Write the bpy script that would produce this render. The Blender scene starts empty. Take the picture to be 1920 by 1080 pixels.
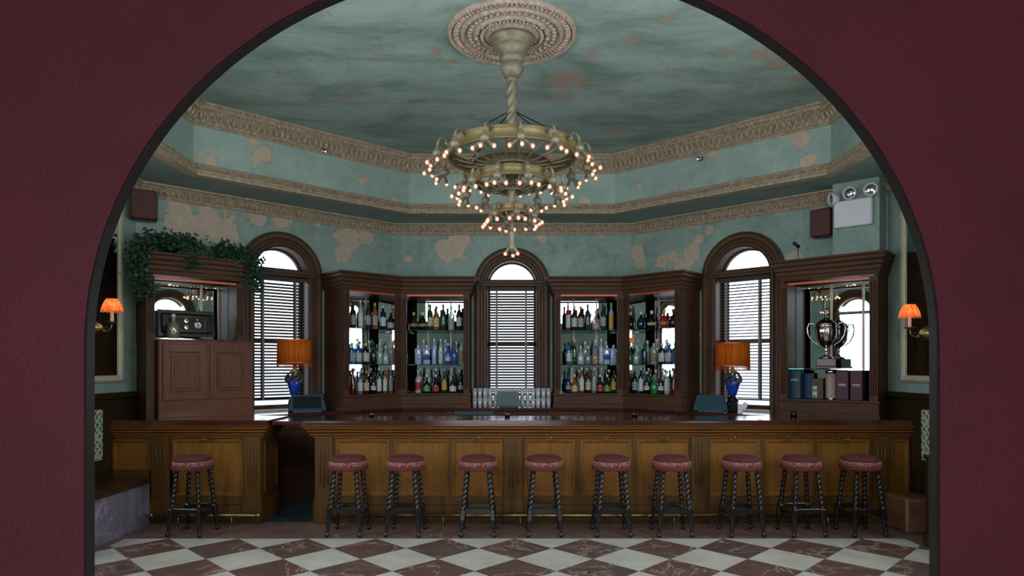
import bpy, math, random
from mathutils import Vector, Matrix
random.seed(11)
PI = math.pi
SC = bpy.context.scene
COL = SC.collection

# ------------------------------------------------------------------ camera
F = 1230.0                      # focal length in pixels of a 1920 wide frame
EYE = 1.677                     # eye height
HOR = 685.0                     # horizon row
cam_d = bpy.data.cameras.new('camera'); cam = bpy.data.objects.new('camera', cam_d); COL.objects.link(cam)
cam_d.sensor_width = 36.0; cam_d.lens = 36.0 * F / 1920.0
cam_d.shift_y = (HOR - 540.0) / 1920.0
cam_d.clip_start = 0.05; cam_d.clip_end = 200
cam.location = (0, 0, EYE); cam.rotation_euler = (PI / 2, 0, 0)
SC.camera = cam
# ------------------------------------------------------------------ world, lights, exposure
SC.view_settings.view_transform = 'Standard'; SC.view_settings.look = 'None'
SC.view_settings.gamma = 1; SC.view_settings.use_curve_mapping = False
SC.view_settings.exposure = 0.0
SC.cycles.use_denoising = True
SC.cycles.max_bounces = 10; SC.cycles.diffuse_bounces = 5; SC.cycles.glossy_bounces = 5
SC.cycles.transmission_bounces = 6; SC.cycles.transparent_max_bounces = 24
SC.cycles.sample_clamp_indirect = 4.0; SC.cycles.caustics_reflective = False; SC.cycles.caustics_refractive = False
W = bpy.data.worlds.new('overcast_sky'); SC.world = W; W.use_nodes = True
wn = W.node_tree; wn.nodes.clear()
wo = wn.nodes.new('ShaderNodeOutputWorld'); wb = wn.nodes.new('ShaderNodeBackground')
wtc = wn.nodes.new('ShaderNodeTexCoord'); wsx = wn.nodes.new('ShaderNodeSeparateXYZ'); wr = wn.nodes.new('ShaderNodeValToRGB')
wn.links.new(wtc.outputs['Generated'], wsx.inputs[0]); wn.links.new(wsx.outputs['Z'], wr.inputs[0])
wr.color_ramp.elements[0].position = 0.0; wr.color_ramp.elements[0].color = (0.26, 0.28, 0.32, 1)
wr.color_ramp.elements[1].position = 0.10; wr.color_ramp.elements[1].color = (0.86, 0.93, 1.0, 1)
wn.links.new(wr.outputs[0], wb.inputs[0]); wb.inputs[1].default_value = 4.6
wn.links.new(wb.outputs[0], wo.inputs[0])

def area(name, loc, rot, sx, sy, power, col=(1, 1, 1), portal=False, spread=PI):
    d = bpy.data.lights.new(name, 'AREA'); d.shape = 'RECTANGLE'; d.size = sx; d.size_y = sy
    d.energy = power; d.color = col; d.spread = spread
    if portal: d.cycles.is_portal = True
    o = bpy.data.objects.new(name, d); COL.objects.link(o); o.location = loc; o.rotation_euler = rot
    return o
# added fill lamp at the far end of the entrance room, behind the camera
area('entrance_fill_lamp', (-0.5, -3.9, 1.45), (PI / 2, 0, 0), 3.2, 2.2, 125, (0.95, 0.95, 1.0))
# added white fill lamps, out of view high over the arch
area('arch_fill_lamp', (-1.5, 2.75, 3.2), (math.radians(95), 0, math.radians(-12)), 1.4, .9, 46, (0.93, 0.97, 1.0))
area('arch_fill_lamp', (1.5, 2.75, 3.2), (math.radians(95), 0, math.radians(12)), 1.4, .9, 46, (0.93, 0.97, 1.0))

# ------------------------------------------------------------------ helpers
def ray(px, py, p0, n):
    """point of the plane (p0, n) seen at photo pixel px, py"""
    d = Vector(((px - 960) / F, 1.0, (HOR - py) / F)); o = Vector((0, 0, EYE))
    n = Vector(n); s = (Vector(p0) - o).dot(n) / d.dot(n)
    return o + d * s

class Fr:
    """a frame on a wall: x to the right as seen from the room, y outwards, z up"""
    def __init__(s, ox, oy, rz): s.o = (ox, oy); s.rz = rz; s.c = math.cos(rz); s.s = math.sin(rz)
    def w(s, x, y, z): return Vector((s.o[0] + s.c * x - s.s * y, s.o[1] + s.s * x + s.c * y, z))

def tag(o, label, cat=None, group=None, kind=None):
    o['label'] = label
    if cat: o['category'] = cat
    if group: o['group'] = group
    if kind: o['kind'] = kind
    return o
def empty(name, loc=(0, 0, 0), rz=0, label=None, cat=None, group=None, kind=None):
    o = bpy.data.objects.new(name, None); COL.objects.link(o); o.location = loc; o.rotation_euler = (0, 0, rz)
    o.empty_display_size = 0.1
    if label: tag(o, label, cat, group, kind)
    return o
def inst(name, mesh, parent=None, loc=(0, 0, 0), rz=0):
    o = bpy.data.objects.new(name, mesh); COL.objects.link(o); o.location = loc; o.rotation_euler = (0, 0, rz)
    if parent: o.parent = parent
    return o
def copy_tree(o, parent=None):
    c = o.copy(); COL.objects.link(c)
    if parent: c.parent = parent
    for ch in list(o.children): copy_tree(ch, c)
    return c

class MB:
    def __init__(s): s.v = []; s.f = []; s.m = []; s.mat = 0; s.M = None; s.sm = []; s.smooth = False
    def av(s, p):
        p = Vector(p)
        if s.M is not None: p = s.M @ p
        s.v.append(p); return len(s.v) - 1
    def af(s, idx): s.f.append(tuple(idx)); s.m.append(s.mat); s.sm.append(s.smooth)
    def box(s, x0, x1, y0, y1, z0, z1):
        i = [s.av(p) for p in ((x0, y0, z0), (x1, y0, z0), (x1, y1, z0), (x0, y1, z0), (x0, y0, z1), (x1, y0, z1), (x1, y1, z1), (x0, y1, z1))]
        sm = s.smooth; s.smooth = False
        for f in ((3, 2, 1, 0), (4, 5, 6, 7), (0, 1, 5, 4), (1, 2, 6, 5), (2, 3, 7, 6), (3, 0, 4, 7)): s.af([i[k] for k in f])
        s.smooth = sm
        return s
    def bbox(s, x0, x1, y0, y1, z0, z1, b=0.006):
        """box with bevelled edges on all sides (chamfer)"""
        b = min(b, (x1 - x0) * .45, (y1 - y0) * .45, (z1 - z0) * .45)
        def ringz(z, k): return [s.av(p) for p in ((x0 + k + b, y0 + k, z), (x1 - k - b, y0 + k, z), (x1 - k, y0 + k + b, z), (x1 - k, y1 - k - b, z), (x1 - k - b, y1 - k, z), (x0 + k + b, y1 - k, z), (x0 + k, y1 - k - b, z), (x0 + k, y0 + k + b, z))]
        R = [ringz(z0, b * .7), ringz(z0 + b, 0), ringz(z1 - b, 0), ringz(z1, b * .7)]
        for a, c in zip(R, R[1:]):
            for k in range(8): s.af((a[k], a[(k + 1) % 8], c[(k + 1) % 8], c[k]))
        s.af(R[0][::-1]); s.af(R[-1]); return s
    def prism(s, poly, z0, z1):
        n = len(poly); a = [s.av((p[0], p[1], z0)) for p in poly]; b = [s.av((p[0], p[1], z1)) for p in poly]
        area2 = sum(poly[i][0] * poly[(i + 1) % n][1] - poly[(i + 1) % n][0] * poly[i][1] for i in range(n))
        if area2 < 0: a.reverse(); b.reverse()
        s.af(a[::-1]); s.af(b)
        for k in range(n): s.af((a[k], a[(k + 1) % n], b[(k + 1) % n], b[k]))
        return s
    def lathe(s, prof, seg=24, c=(0, 0, 0), cap=True, sx=1, sy=1, fn=None):
        sm = s.smooth; s.smooth = True
        R = []
        for r, z in prof:
            row = []
            for k in range(seg):
                a = 2 * PI * k / seg; rr = r * (fn(a, z) if fn else 1)
                row.append(s.av((c[0] + rr * math.cos(a) * sx, c[1] + rr * math.sin(a) * sy, c[2] + z)))
            R.append(row)
        for a, b in zip(R, R[1:]):
            for k in range(seg): s.af((a[k], a[(k + 1) % seg], b[(k + 1) % seg], b[k]))
        if cap: s.af(R[0][::-1]); s.af(R[-1])
        s.smooth = sm; return s
    def sbox(s, prof, hx, hy, c=(0, 0, 0), seg=20, p=5.0):
        """like a lathe with a rounded square section: prof holds (scale, z)"""
        sm = s.smooth; s.smooth = True; R = []
        for k_, z in prof:
            row = []
            for k in range(seg):
                a = 2 * PI * k / seg; ca, sa = math.cos(a), math.sin(a)
                q = (abs(ca) ** p + abs(sa) ** p) ** (-1 / p)
                if k_ < 0.45: q = 1
                row.append(s.av((c[0] + ca * q * hx * k_, c[1] + sa * q * (hy if k_ > .45 else hx) * k_, c[2] + z)))
            R.append(row)
        for a, b in zip(R, R[1:]):
            for k in range(seg): s.af((a[k], a[(k + 1) % seg], b[(k + 1) % seg], b[k]))
        s.af(R[0][::-1]); s.af(R[-1]); s.smooth = sm; return s
    def tube(s, pts, r, seg=8, cap=True):
        sm = s.smooth; s.smooth = True
        pts = [Vector(p) for p in pts]; n = len(pts)
        rs = r if isinstance(r, (list, tuple)) else [r] * n
        up = None; R = []
        for i, p in enumerate(pts):
            t = (pts[min(i + 1, n - 1)] - pts[max(i - 1, 0)]).normalized()
            if up is None:
                up = Vector((0, 0, 1)) if abs(t.z) < .9 else Vector((1, 0, 0))
            a = t.cross(up)
            if a.length < 1e-6: a = t.orthogonal()
            a.normalize(); b = a.cross(t).normalized(); up = b
            R.append([s.av(p + (a * math.cos(2 * PI * k / seg) + b * math.sin(2 * PI * k / seg)) * rs[i]) for k in range(seg)])
        for a, b in zip(R, R[1:]):
            for k in range(seg): s.af((a[k], a[(k + 1) % seg], b[(k + 1) % seg], b[k]))
        if cap: s.af(R[0][::-1]); s.af(R[-1])
        s.smooth = sm; return s
    def ball(s, c, r, seg=8, sx=1, sy=1, sz=1):
        n = max(4, seg // 2 + 1)
        return s.lathe([(max(1e-4, r * math.sin(PI * i / n)), -r * sz * math.cos(PI * i / n)) for i in range(n + 1)], seg, c, True, sx, sy)
    def sweep(s, path, prof, fn=None, closed=False, pre=None, post=None, cap=True):
        """prof (offset to the right of the path, height) along a 2D path; pre and post are unseen neighbours for the mitre"""
        fn = fn or (lambda a, b, h: (a, b, h))
        P = [Vector(p) for p in path]; n = len(P)
        def nr(a, b):
            d = (b - a).normalized(); return Vector((d.y, -d.x))
        R = []
        for i in range(n):
            A = P[i - 1] if (i > 0 or closed) else (Vector(pre) if pre else None)
            B = P[(i + 1) % n] if (i < n - 1 or closed) else (Vector(post) if post else None)
            if A is None: m = nr(P[i], B)
            elif B is None: m = nr(A, P[i])
            else:
                n1, n2 = nr(A, P[i]), nr(P[i], B); m = (n1 + n2); m = m / max(.2, 1 + n1.dot(n2))
            R.append([s.av(fn(P[i].x + m.x * o, P[i].y + m.y * o, h)) for o, h in prof])
        k = len(prof)
        seq = list(range(n)) + ([0] if closed else [])
        for a, b in zip(seq, seq[1:]):
            for j in range(k - 1): s.af((R[a][j], R[b][j], R[b][j + 1], R[a][j + 1]))
        if cap and not closed: s.af(R[0]); s.af(R[-1][::-1])
        return s
    def mesh(s, name, *mats):
        me = bpy.data.meshes.new(name); me.from_pydata([tuple(p) for p in s.v], [], s.f)
        for m in mats: me.materials.append(m)
        me.polygons.foreach_set('material_index', s.m); me.polygons.foreach_set('use_smooth', s.sm)
        me.update(); return me
    def build(s, name, mat, parent=None, loc=(0, 0, 0), rz=0, extra=()):
        return inst(name, s.mesh(name, mat, *extra), parent, loc, rz)

# ------------------------------------------------------------------ materials
def nmat(name):
    m = bpy.data.materials.new(name); m.use_nodes = True; nt = m.node_tree
    return m, nt, nt.nodes['Principled BSDF']
def hexc(h):
    h = h.lstrip('#'); c = [int(h[i:i + 2], 16) / 255 for i in (0, 2, 4)]
    return tuple((x / 12.92 if x <= .04045 else ((x + .055) / 1.055) ** 2.4) for x in c) + (1,)
def noise(nt, vec, scale, detail=4, rough=.6, dist=0.0):
    n = nt.nodes.new('ShaderNodeTexNoise'); n.inputs['Scale'].default_value = scale; n.inputs['Detail'].default_value = detail
    n.inputs['Roughness'].default_value = rough; n.inputs['Distortion'].default_value = dist
    if vec is not None: nt.links.new(vec, n.inputs['Vector'])
    return n.outputs['Fac']
def ramp(nt, fac, stops):
    r = nt.nodes.new('ShaderNodeValToRGB'); e = r.color_ramp.elements
    while len(e) < len(stops): e.new(.5)
    for k, (p, c) in enumerate(stops): e[k].position = p; e[k].color = c if len(c) == 4 else (*c, 1)
    nt.links.new(fac, r.inputs[0]); return r.outputs[0]
def mth(nt, op, a, b=None, c=None):
    n = nt.nodes.new('ShaderNodeMath'); n.operation = op
    for k, x in enumerate((a, b, c)):
        if x is None: continue
        if isinstance(x, (int, float)): n.inputs[k].default_value = x
        else: nt.links.new(x, n.inputs[k])
    return n.outputs[0]
def mapping(nt, scale, coord='Object', rot=(0, 0, 0)):
    t = nt.nodes.new('ShaderNodeTexCoord'); m = nt.nodes.new('ShaderNodeMapping')
    m.inputs['Scale'].default_value = scale; m.inputs['Rotation'].default_value = rot
    nt.links.new(t.outputs[coord], m.inputs[0]); return m.outputs[0]
def mixc(nt, fac, a, b):
    n = nt.nodes.new('ShaderNodeMix'); n.data_type = 'RGBA'
    ins = [i for i in n.inputs if i.type == 'RGBA']; nt.links.new(fac, n.inputs[0]) if not isinstance(fac, (int, float)) else setattr(n.inputs[0], 'default_value', fac)
    for i, x in zip(ins, (a, b)):
        if isinstance(x, tuple): i.default_value = x
        else: nt.links.new(x, i)
    return [o for o in n.outputs if o.type == 'RGBA'][0]
def bump(nt, bs, h, strength=.3, dist=.01):
    b = nt.nodes.new('ShaderNodeBump'); b.inputs['Strength'].default_value = strength; b.inputs['Distance'].default_value = dist
    nt.links.new(h, b.inputs['Height']); nt.links.new(b.outputs[0], bs.inputs['Normal'])
def simple(name, col, rough=.5, metal=0, var=.12, scale=12, coat=0, bmp=0, bscale=60, spec=None):
    m, nt, bs = nmat(name); c = hexc(col) if isinstance(col, str) else col
    v = mapping(nt, (1, 1, 1))
    f = noise(nt, v, scale)
    lo = tuple(x * (1 - var) for x in c[:3]) + (1,); hi = tuple(min(1, x * (1 + var)) for x in c[:3]) + (1,)
    nt.links.new(ramp(nt, f, [(.3, lo), (.7, hi)]), bs.inputs['Base Color'])
    bs.inputs['Roughness'].default_value = rough; bs.inputs['Metallic'].default_value = metal; bs.inputs['Coat Weight'].default_value = coat
    if spec is not None: bs.inputs['Specular IOR Level'].default_value = spec
    if bmp: bump(nt, bs, noise(nt, v, bscale, 3), bmp)
    return m
def wood(name, dark, light, rough=.45, axis='z', coat=.0, sc=1.0, worn=None):
    m, nt, bs = nmat(name); k = {'x': (1.2, 14, 14), 'y': (14, 1.2, 14), 'z': (14, 14, 1.2)}[axis]
    v = mapping(nt, tuple(a * sc for a in k))
    f = noise(nt, v, 3.0, 6, .65, 1.2); g = noise(nt, mapping(nt, (1, 1, 1)), 1.7, 3)
    mx = mth(nt, 'ADD', mth(nt, 'MULTIPLY', f, .65), mth(nt, 'MULTIPLY', g, .35))
    col = ramp(nt, mx, [(.32, hexc(dark)), (.68, hexc(light))])
    if worn:
        w = noise(nt, mapping(nt, (1, 1, 1)), 4.0, 5, .7)
        col = mixc(nt, ramp(nt, w, [(.55, (0, 0, 0)), (.75, (1, 1, 1))]), col, hexc(worn))
    nt.links.new(col, bs.inputs['Base Color']); bs.inputs['Roughness'].default_value = rough; bs.inputs['Coat Weight'].default_value = coat
    bs.inputs['Coat Roughness'].default_value = .15; bs.inputs['Specular IOR Level'].default_value = .5 if coat > .5 else .22
    bump(nt, bs, f, .12, .004)
    return m
def plaster(name, base, alt, patch, patches, thr=.26, streak=None, flat=False, soft=.02, op=1.0):
    """distressed paint: base colour with blotches, plaster showing at the listed spots (x, y, z, radius)"""
    m, nt, bs = nmat(name); v = mapping(nt, (1, 1, 1))
    sq = mapping(nt, (1.0, 1.0, 1.0) if not flat else (.7, 1.5, 1))
    a = noise(nt, sq, 1.5, 8, .68, .6); b = noise(nt, v, 9, 6, .7)
    c1 = ramp(nt, a, [(.34, hexc(alt)), (.62, hexc(base))])
    c2 = mixc(nt, mth(nt, 'MULTIPLY', ramp(nt, b, [(.45, (0, 0, 0)), (.8, (1, 1, 1))]), .35), c1, hexc(streak or patch))
    edge = noise(nt, v, 3.4, 10, .68, .4)
    tc = nt.nodes.new('ShaderNodeTexCoord'); cur = None
    for (x, y, z, r) in patches:
        d = nt.nodes.new('ShaderNodeVectorMath'); d.operation = 'DISTANCE'; nt.links.new(tc.outputs['Object'], d.inputs[0]); d.inputs[1].default_value = (x, y, z)
        q = mth(nt, 'MULTIPLY_ADD', d.outputs['Value'], -1.0 / r, 1.0)
        cur = q if cur is None else mth(nt, 'MAXIMUM', cur, q)
    if cur is None: tot = mth(nt, 'MULTIPLY', mth(nt, 'SUBTRACT', edge, .5), 1.6)
    else: tot = mth(nt, 'ADD', mth(nt, 'MULTIPLY', mth(nt, 'MAXIMUM', cur, 0.0), .8), mth(nt, 'MULTIPLY', mth(nt, 'SUBTRACT', edge, .5), 1.9))
    mask = mth(nt, 'MULTIPLY', ramp(nt, tot, [(thr, (0, 0, 0)), (thr + soft, (1, 1, 1))]), op)
    pc = mixc(nt, noise(nt, v, 14, 5, .7), hexc(patch), tuple(x * k for x, k in zip(hexc(patch)[:3], (.55, .46, .38))) + (1,))
    rim = ramp(nt, tot, [(thr - .05, (0, 0, 0)), (thr, (1, 1, 1)), (thr + .03, (0, 0, 0))])
    col = mixc(nt, mask, c2, pc); col = mixc(nt, mth(nt, 'MULTIPLY', rim, .35), col, hexc('#6b5238'))
    nt.links.new(col, bs.inputs['Base Color']); bs.inputs['Roughness'].default_value = .72
    h = mth(nt, 'ADD', mth(nt, 'MULTIPLY', mask, -.5), mth(nt, 'MULTIPLY', b, .35)); bump(nt, bs, h, .35, .012)
    return m

def mirror_mat():
    m, nt, bs = nmat('mirror_glass'); bs.inputs['Base Color'].default_value = (.70, .80, .78, 1); bs.inputs['Metallic'].default_value = 1
    bs.inputs['Roughness'].default_value = .015; return m
def glassy(name, tint, gloss=.12, rough=.03, opacity=.0, body=(1, 1, 1)):
    """thin glass: see-through with a tint, a fresnel reflection and some body colour"""
    m = bpy.data.materials.new(name); m.use_nodes = True; nt = m.node_tree; nt.nodes.clear()
    out = nt.nodes.new('ShaderNodeOutputMaterial'); tr = nt.nodes.new('ShaderNodeBsdfTransparent'); gl = nt.nodes.new('ShaderNodeBsdfGlossy')
    tr.inputs[0].default_value = (*tint, 1); gl.inputs['Roughness'].default_value = rough
    lw = nt.nodes.new('ShaderNodeLayerWeight'); lw.inputs[0].default_value = .35
    f = mth(nt, 'ADD', mth(nt, 'MULTIPLY', lw.outputs['Fresnel'], .8), gloss)
    mx = nt.nodes.new('ShaderNodeMixShader'); nt.links.new(f, mx.inputs[0]); nt.links.new(tr.outputs[0], mx.inputs[1]); nt.links.new(gl.outputs[0], mx.inputs[2])
    last = mx.outputs[0]
    if opacity:
        df = nt.nodes.new('ShaderNodeBsdfDiffuse'); df.inputs[0].default_value = (*body, 1)
        m2 = nt.nodes.new('ShaderNodeMixShader'); m2.inputs[0].default_value = opacity; nt.links.new(last, m2.inputs[1]); nt.links.new(df.outputs[0], m2.inputs[2]); last = m2.outputs[0]
    nt.links.new(last, out.inputs[0]); return m
def emis(name, col, s):
    m, nt, bs = nmat(name); bs.inputs['Base Color'].default_value = (*col, 1); bs.inputs['Emission Color'].default_value = (*col, 1); bs.inputs['Emission Strength'].default_value = s
    return m
def shade_mat(name, c1, c2, waves=0.0, trans=.5):
    m = bpy.data.materials.new(name); m.use_nodes = True; nt = m.node_tree; nt.nodes.clear()
    out = nt.nodes.new('ShaderNodeOutputMaterial'); df = nt.nodes.new('ShaderNodeBsdfDiffuse'); tl = nt.nodes.new('ShaderNodeBsdfTranslucent')
    v = mapping(nt, (26, 26, .8)); col = ramp(nt, noise(nt, v, 2.2, 3, .6), [(.35, hexc(c1)), (.65, hexc(c2))])
    nt.links.new(col, df.inputs[0]); nt.links.new(col, tl.inputs[0])
    mx = nt.nodes.new('ShaderNodeMixShader'); mx.inputs[0].default_value = trans
    nt.links.new(df.outputs[0], mx.inputs[1]); nt.links.new(tl.outputs[0], mx.inputs[2]); nt.links.new(mx.outputs[0], out.inputs[0]); return m

# floor of the octagon: diagonal marble squares, DD is the diagonal of a tile
DD = .67
def floor_mat():
    m, nt, bs = nmat('checkered_marble')
    tc = nt.nodes.new('ShaderNodeTexCoord'); sp = nt.nodes.new('ShaderNodeSeparateXYZ'); nt.links.new(tc.outputs['Object'], sp.inputs[0])
    x = mth(nt, 'SUBTRACT', sp.outputs['X'], .03); y = mth(nt, 'SUBTRACT', sp.outputs['Y'], 6.015)
    u = mth(nt, 'ADD', mth(nt, 'DIVIDE', mth(nt, 'ADD', x, y), DD), 40.5); w = mth(nt, 'ADD', mth(nt, 'DIVIDE', mth(nt, 'SUBTRACT', x, y), DD), 40.5)
    fu, fw = mth(nt, 'FLOOR', u), mth(nt, 'FLOOR', w)
    par = mth(nt, 'MODULO', mth(nt, 'ADD', fu, fw), 2.0)
    cb = nt.nodes.new('ShaderNodeCombineXYZ'); nt.links.new(fu, cb.inputs[0]); nt.links.new(fw, cb.inputs[1])
    wnz = nt.nodes.new('ShaderNodeTexWhiteNoise'); wnz.noise_dimensions = '2D'; nt.links.new(cb.outputs[0], wnz.inputs[0]); rnd = wnz.outputs['Value']
    off = nt.nodes.new('ShaderNodeVectorMath'); off.operation = 'ADD'; nt.links.new(tc.outputs['Object'], off.inputs[0])
    sc = nt.nodes.new('ShaderNodeVectorMath'); sc.operation = 'SCALE'; nt.links.new(cb.outputs[0], sc.inputs[0]); sc.inputs['Scale'].default_value = 3.7; nt.links.new(sc.outputs[0], off.inputs[1])
    v = off.outputs[0]
    dark = ramp(nt, noise(nt, v, 6, 6, .7, .5), [(.3, hexc('#483c3a')), (.7, hexc('#74615b'))])
    dark = mixc(nt, mth(nt, 'MULTIPLY', rnd, .7), dark, hexc('#6e4c41'))
    vein = noise(nt, v, 1.5, 5, .6, .6); vm = ramp(nt, mth(nt, 'ABSOLUTE', mth(nt, 'SUBTRACT', vein, .5)), [(0.0, (1, 1, 1)), (.012, (0, 0, 0))])
    dark = mixc(nt, mth(nt, 'MULTIPLY', vm, .6), dark, hexc('#c8b6a8'))
    lite = ramp(nt, noise(nt, v, 3, 5, .6), [(.3, hexc('#b4b2a8')), (.7, hexc('#cfcdc4'))])
    col = mixc(nt, par, dark, lite)
    eu = mth(nt, 'MINIMUM', mth(nt, 'FRACT', u), mth(nt, 'SUBTRACT', 1.0, mth(nt, 'FRACT', u))); ew = mth(nt, 'MINIMUM', mth(nt, 'FRACT', w), mth(nt, 'SUBTRACT', 1.0, mth(nt, 'FRACT', w)))
    e = mth(nt, 'MINIMUM', eu, ew); col = mixc(nt, ramp(nt, e, [(.003, (1, 1, 1)), (.006, (0, 0, 0))]), col, hexc('#6d655c'))
    nt.links.new(col, bs.inputs['Base Color']); bs.inputs['Roughness'].default_value = .33
    return m
def marble(name, a, b, vein, rough=.35, vs=2.2):
    m, nt, bs = nmat(name); v = mapping(nt, (1, 1, 1))
    c = ramp(nt, noise(nt, v, 5, 6, .7, .6), [(.3, hexc(a)), (.7, hexc(b))])
    n = noise(nt, v, vs, 5, .6, .8); vm = ramp(nt, mth(nt, 'ABSOLUTE', mth(nt, 'SUBTRACT', n, .5)), [(0.0, (1, 1, 1)), (.012, (0, 0, 0))])
    nt.links.new(mixc(nt, mth(nt, 'MULTIPLY', vm, .55), c, hexc(vein)), bs.inputs['Base Color']); bs.inputs['Roughness'].default_value = rough; return m
def slate_mat():
    m, nt, bs = nmat('slate_tiles'); v = mapping(nt, (1, 1, 1), rot=(0, 0, .6))
    br = nt.nodes.new('ShaderNodeTexBrick'); nt.links.new(v, br.inputs['Vector']); br.inputs['Scale'].default_value = 1
    br.inputs['Brick Width'].default_value = .3; br.inputs['Row Height'].default_value = .15; br.inputs['Mortar Size'].default_value = .004
    br.inputs['Color1'].default_value = hexc('#22343a'); br.inputs['Color2'].default_value = hexc('#2f434a'); br.inputs['Mortar'].default_value = hexc('#5a686a')
    nt.links.new(br.outputs[0], bs.inputs['Base Color']); bs.inputs['Roughness'].default_value = .3; return m
def tile_mat():
    """green leaf and cream tiles"""
    m, nt, bs = nmat('glazed_tiles'); v = mapping(nt, (1, 1, 1))
    ck = nt.nodes.new('ShaderNodeTexChecker'); ck.inputs['Scale'].default_value = 24; nt.links.new(mapping(nt, (0, 1, 1)), ck.inputs[0])
    ck.inputs['Color1'].default_value = hexc('#a9b596'); ck.inputs['Color2'].default_value = hexc('#2f5c38')
    vo = nt.nodes.new('ShaderNodeTexVoronoi'); vo.inputs['Scale'].default_value = 45; nt.links.new(v, vo.inputs['Vector'])
    col = mixc(nt, ramp(nt, vo.outputs['Distance'], [(.5, (0, 0, 0)), (.62, (1, 1, 1))]), ck.outputs[0], hexc('#b9c4a6'))
    nt.links.new(col, bs.inputs['Base Color']); bs.inputs['Roughness'].default_value = .2; return m
def fabric_mat(name, c1, c2, scale=220):
    m, nt, bs = nmat(name); v = mapping(nt, (1, 1, 1))
    vo = nt.nodes.new('ShaderNodeTexVoronoi'); vo.inputs['Scale'].default_value = scale; nt.links.new(v, vo.inputs['Vector'])
    nt.links.new(ramp(nt, vo.outputs['Distance'], [(.25, hexc(c1)), (.6, hexc(c2))]), bs.inputs['Base Color'])
    bs.inputs['Roughness'].default_value = .9; bump(nt, bs, vo.outputs['Distance'], .5, .004); return m

# wall plan: an octagon; the corners run clockwise seen from above, starting at the arch
OCT = [(-1.78, 1.945), (-4.3, 4.26), (-4.3, 7.5), (-1.78, 9.79), (1.78, 9.79), (4.3, 7.5), (4.3, 4.26), (1.78, 1.945)]
INN = [(-1.42, 2.70), (-3.5, 4.56), (-3.5, 7.2), (-1.42, 9.06), (1.42, 9.06), (3.5, 7.2), (3.5, 4.56), (1.42, 2.70)]
ANG = math.atan2(9.79 - 7.5, 4.3 - 1.78); WL = math.hypot(2.52, 2.29)
ZS, ZC = 3.777, 4.55            # soffit and ceiling heights
BL = Fr(-4.3, 7.5, ANG); BK = Fr(-1.78, 9.79, 0); BR = Fr(1.78, 9.79, -ANG)
FL = Fr(-1.78, 1.945, PI - math.atan2(4.26 - 1.945, 2.52)); FR = Fr(4.3, 4.26, PI + math.atan2(4.26 - 1.945, 2.52))
nBL = (math.sin(ANG), -math.cos(ANG), 0); nBR = (-math.sin(ANG), -math.cos(ANG), 0); nBK = (0, -1, 0)
def spots(lst, p0, n):
    out = []
    for px, py, rpx in lst:
        p = ray(px, py, p0, n); out.append((p.x, p.y, p.z, rpx * p.y / F))
    return out
TEAL, TEAL2, PATCH = '#90a9a0', '#758e87', '#d0c4b2'
pBL = spots([(345, 410, 45), (385, 425, 52), (430, 430, 45), (330, 385, 35), (480, 408, 30), (530, 412, 30), (650, 445, 42), (640, 475, 28), (685, 445, 26), (595, 415, 16)], (-4.3, 7.5, 0), nBL)
pBK = spots([(850, 468, 34), (830, 458, 20), (868, 450, 18), (765, 486, 14), (1020, 448, 14), (880, 430, 12)], (0, 9.79, 0), nBK)
pBR = spots([(1192, 470, 22), (1200, 490, 16), (1240, 490, 28), (1262, 482, 22), (1297, 475, 30), (1310, 450, 16), (1280, 500, 26), (1330, 432, 12), (1490, 485, 20), (1500, 500, 14)], (4.3, 7.5, 0), nBR)
pUP = spots([(490, 290, 24), (475, 265, 14), (680, 340, 20), (392, 310, 24), (375, 290, 12), (740, 380, 14), (1500, 265, 28), (1510, 300, 22), (1480, 258, 14), (1200, 352, 10), (1330, 287, 14)], (-3.5, 7.2, 0), nBL)
pUR = spots([(1500, 262, 30), (1515, 300, 24), (1470, 255, 16), (1200, 352, 12), (1340, 285, 16), (1330, 360, 8)], (3.5, 7.2, 0), nBR)
pUB = spots([(1095, 380, 14), (1110, 300, 10), (800, 385, 10)], (0, 9.06, 0), nBK)
pCE = spots([(1060, 150, 60), (1110, 100, 26), (1180, 75, 30), (1490, 150, 30), (1440, 100, 40), (1460, 120, 30), (640, 185, 24), (815, 95, 22), (850, 115, 16), (1290, 180, 14), (1360, 100, 16), (1150, 245, 22), (1250, 35, 24), (1350, 10, 20), (1050, 180, 40), (760, 240, 20)], (0, 0, ZC), (0, 0, -1))
M = {}
M['wallBL'] = plaster('peeling_plaster_left', TEAL, TEAL2, PATCH, pBL)
M['wallBK'] = plaster('peeling_plaster_back', TEAL, TEAL2, PATCH, pBK)
M['wallBR'] = plaster('peeling_plaster_right', TEAL, TEAL2, PATCH, pBR)
M['wallUP'] = plaster('peeling_plaster_upper', '#9bb3aa', '#869e96', '#d4c9b4', pUP + pUR + pUB)
M['wallO'] = plaster('aged_teal_plaster', TEAL, TEAL2, PATCH, [])
M['ceil'] = plaster('aged_ceiling_paint', '#98ada5', '#6d837b', '#b39a84', pCE, thr=.24, streak='#8a8073', flat=True, soft=.22, op=.7)
M['soffit'] = plaster('soffit_paint', '#8aa19b', '#728984', '#7f8d80', [], thr=.5, flat=True)
M['maroon'] = simple('maroon_plaster', '#6e2e3c', .6, var=.2, scale=1.3, bmp=.25, bscale=70)
M['mould'] = simple('aged_gilt_moulding', '#a5957c', .6, var=.35, scale=22, bmp=.5, bscale=90)
M['medal'] = simple('antique_plaster_medallion', '#a59584', .55, var=.35, scale=30, bmp=.3, bscale=120)
M['wood'] = wood('dark_walnut', '#2c1a10', '#553722', .5, 'z', 0)
M['woodx'] = wood('dark_walnut_across', '#2e1c11', '#583a24', .5, 'x', 0)
M['casing'] = wood('window_casing_wood', '#352417', '#5c432f', .45, 'z', .05)
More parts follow.
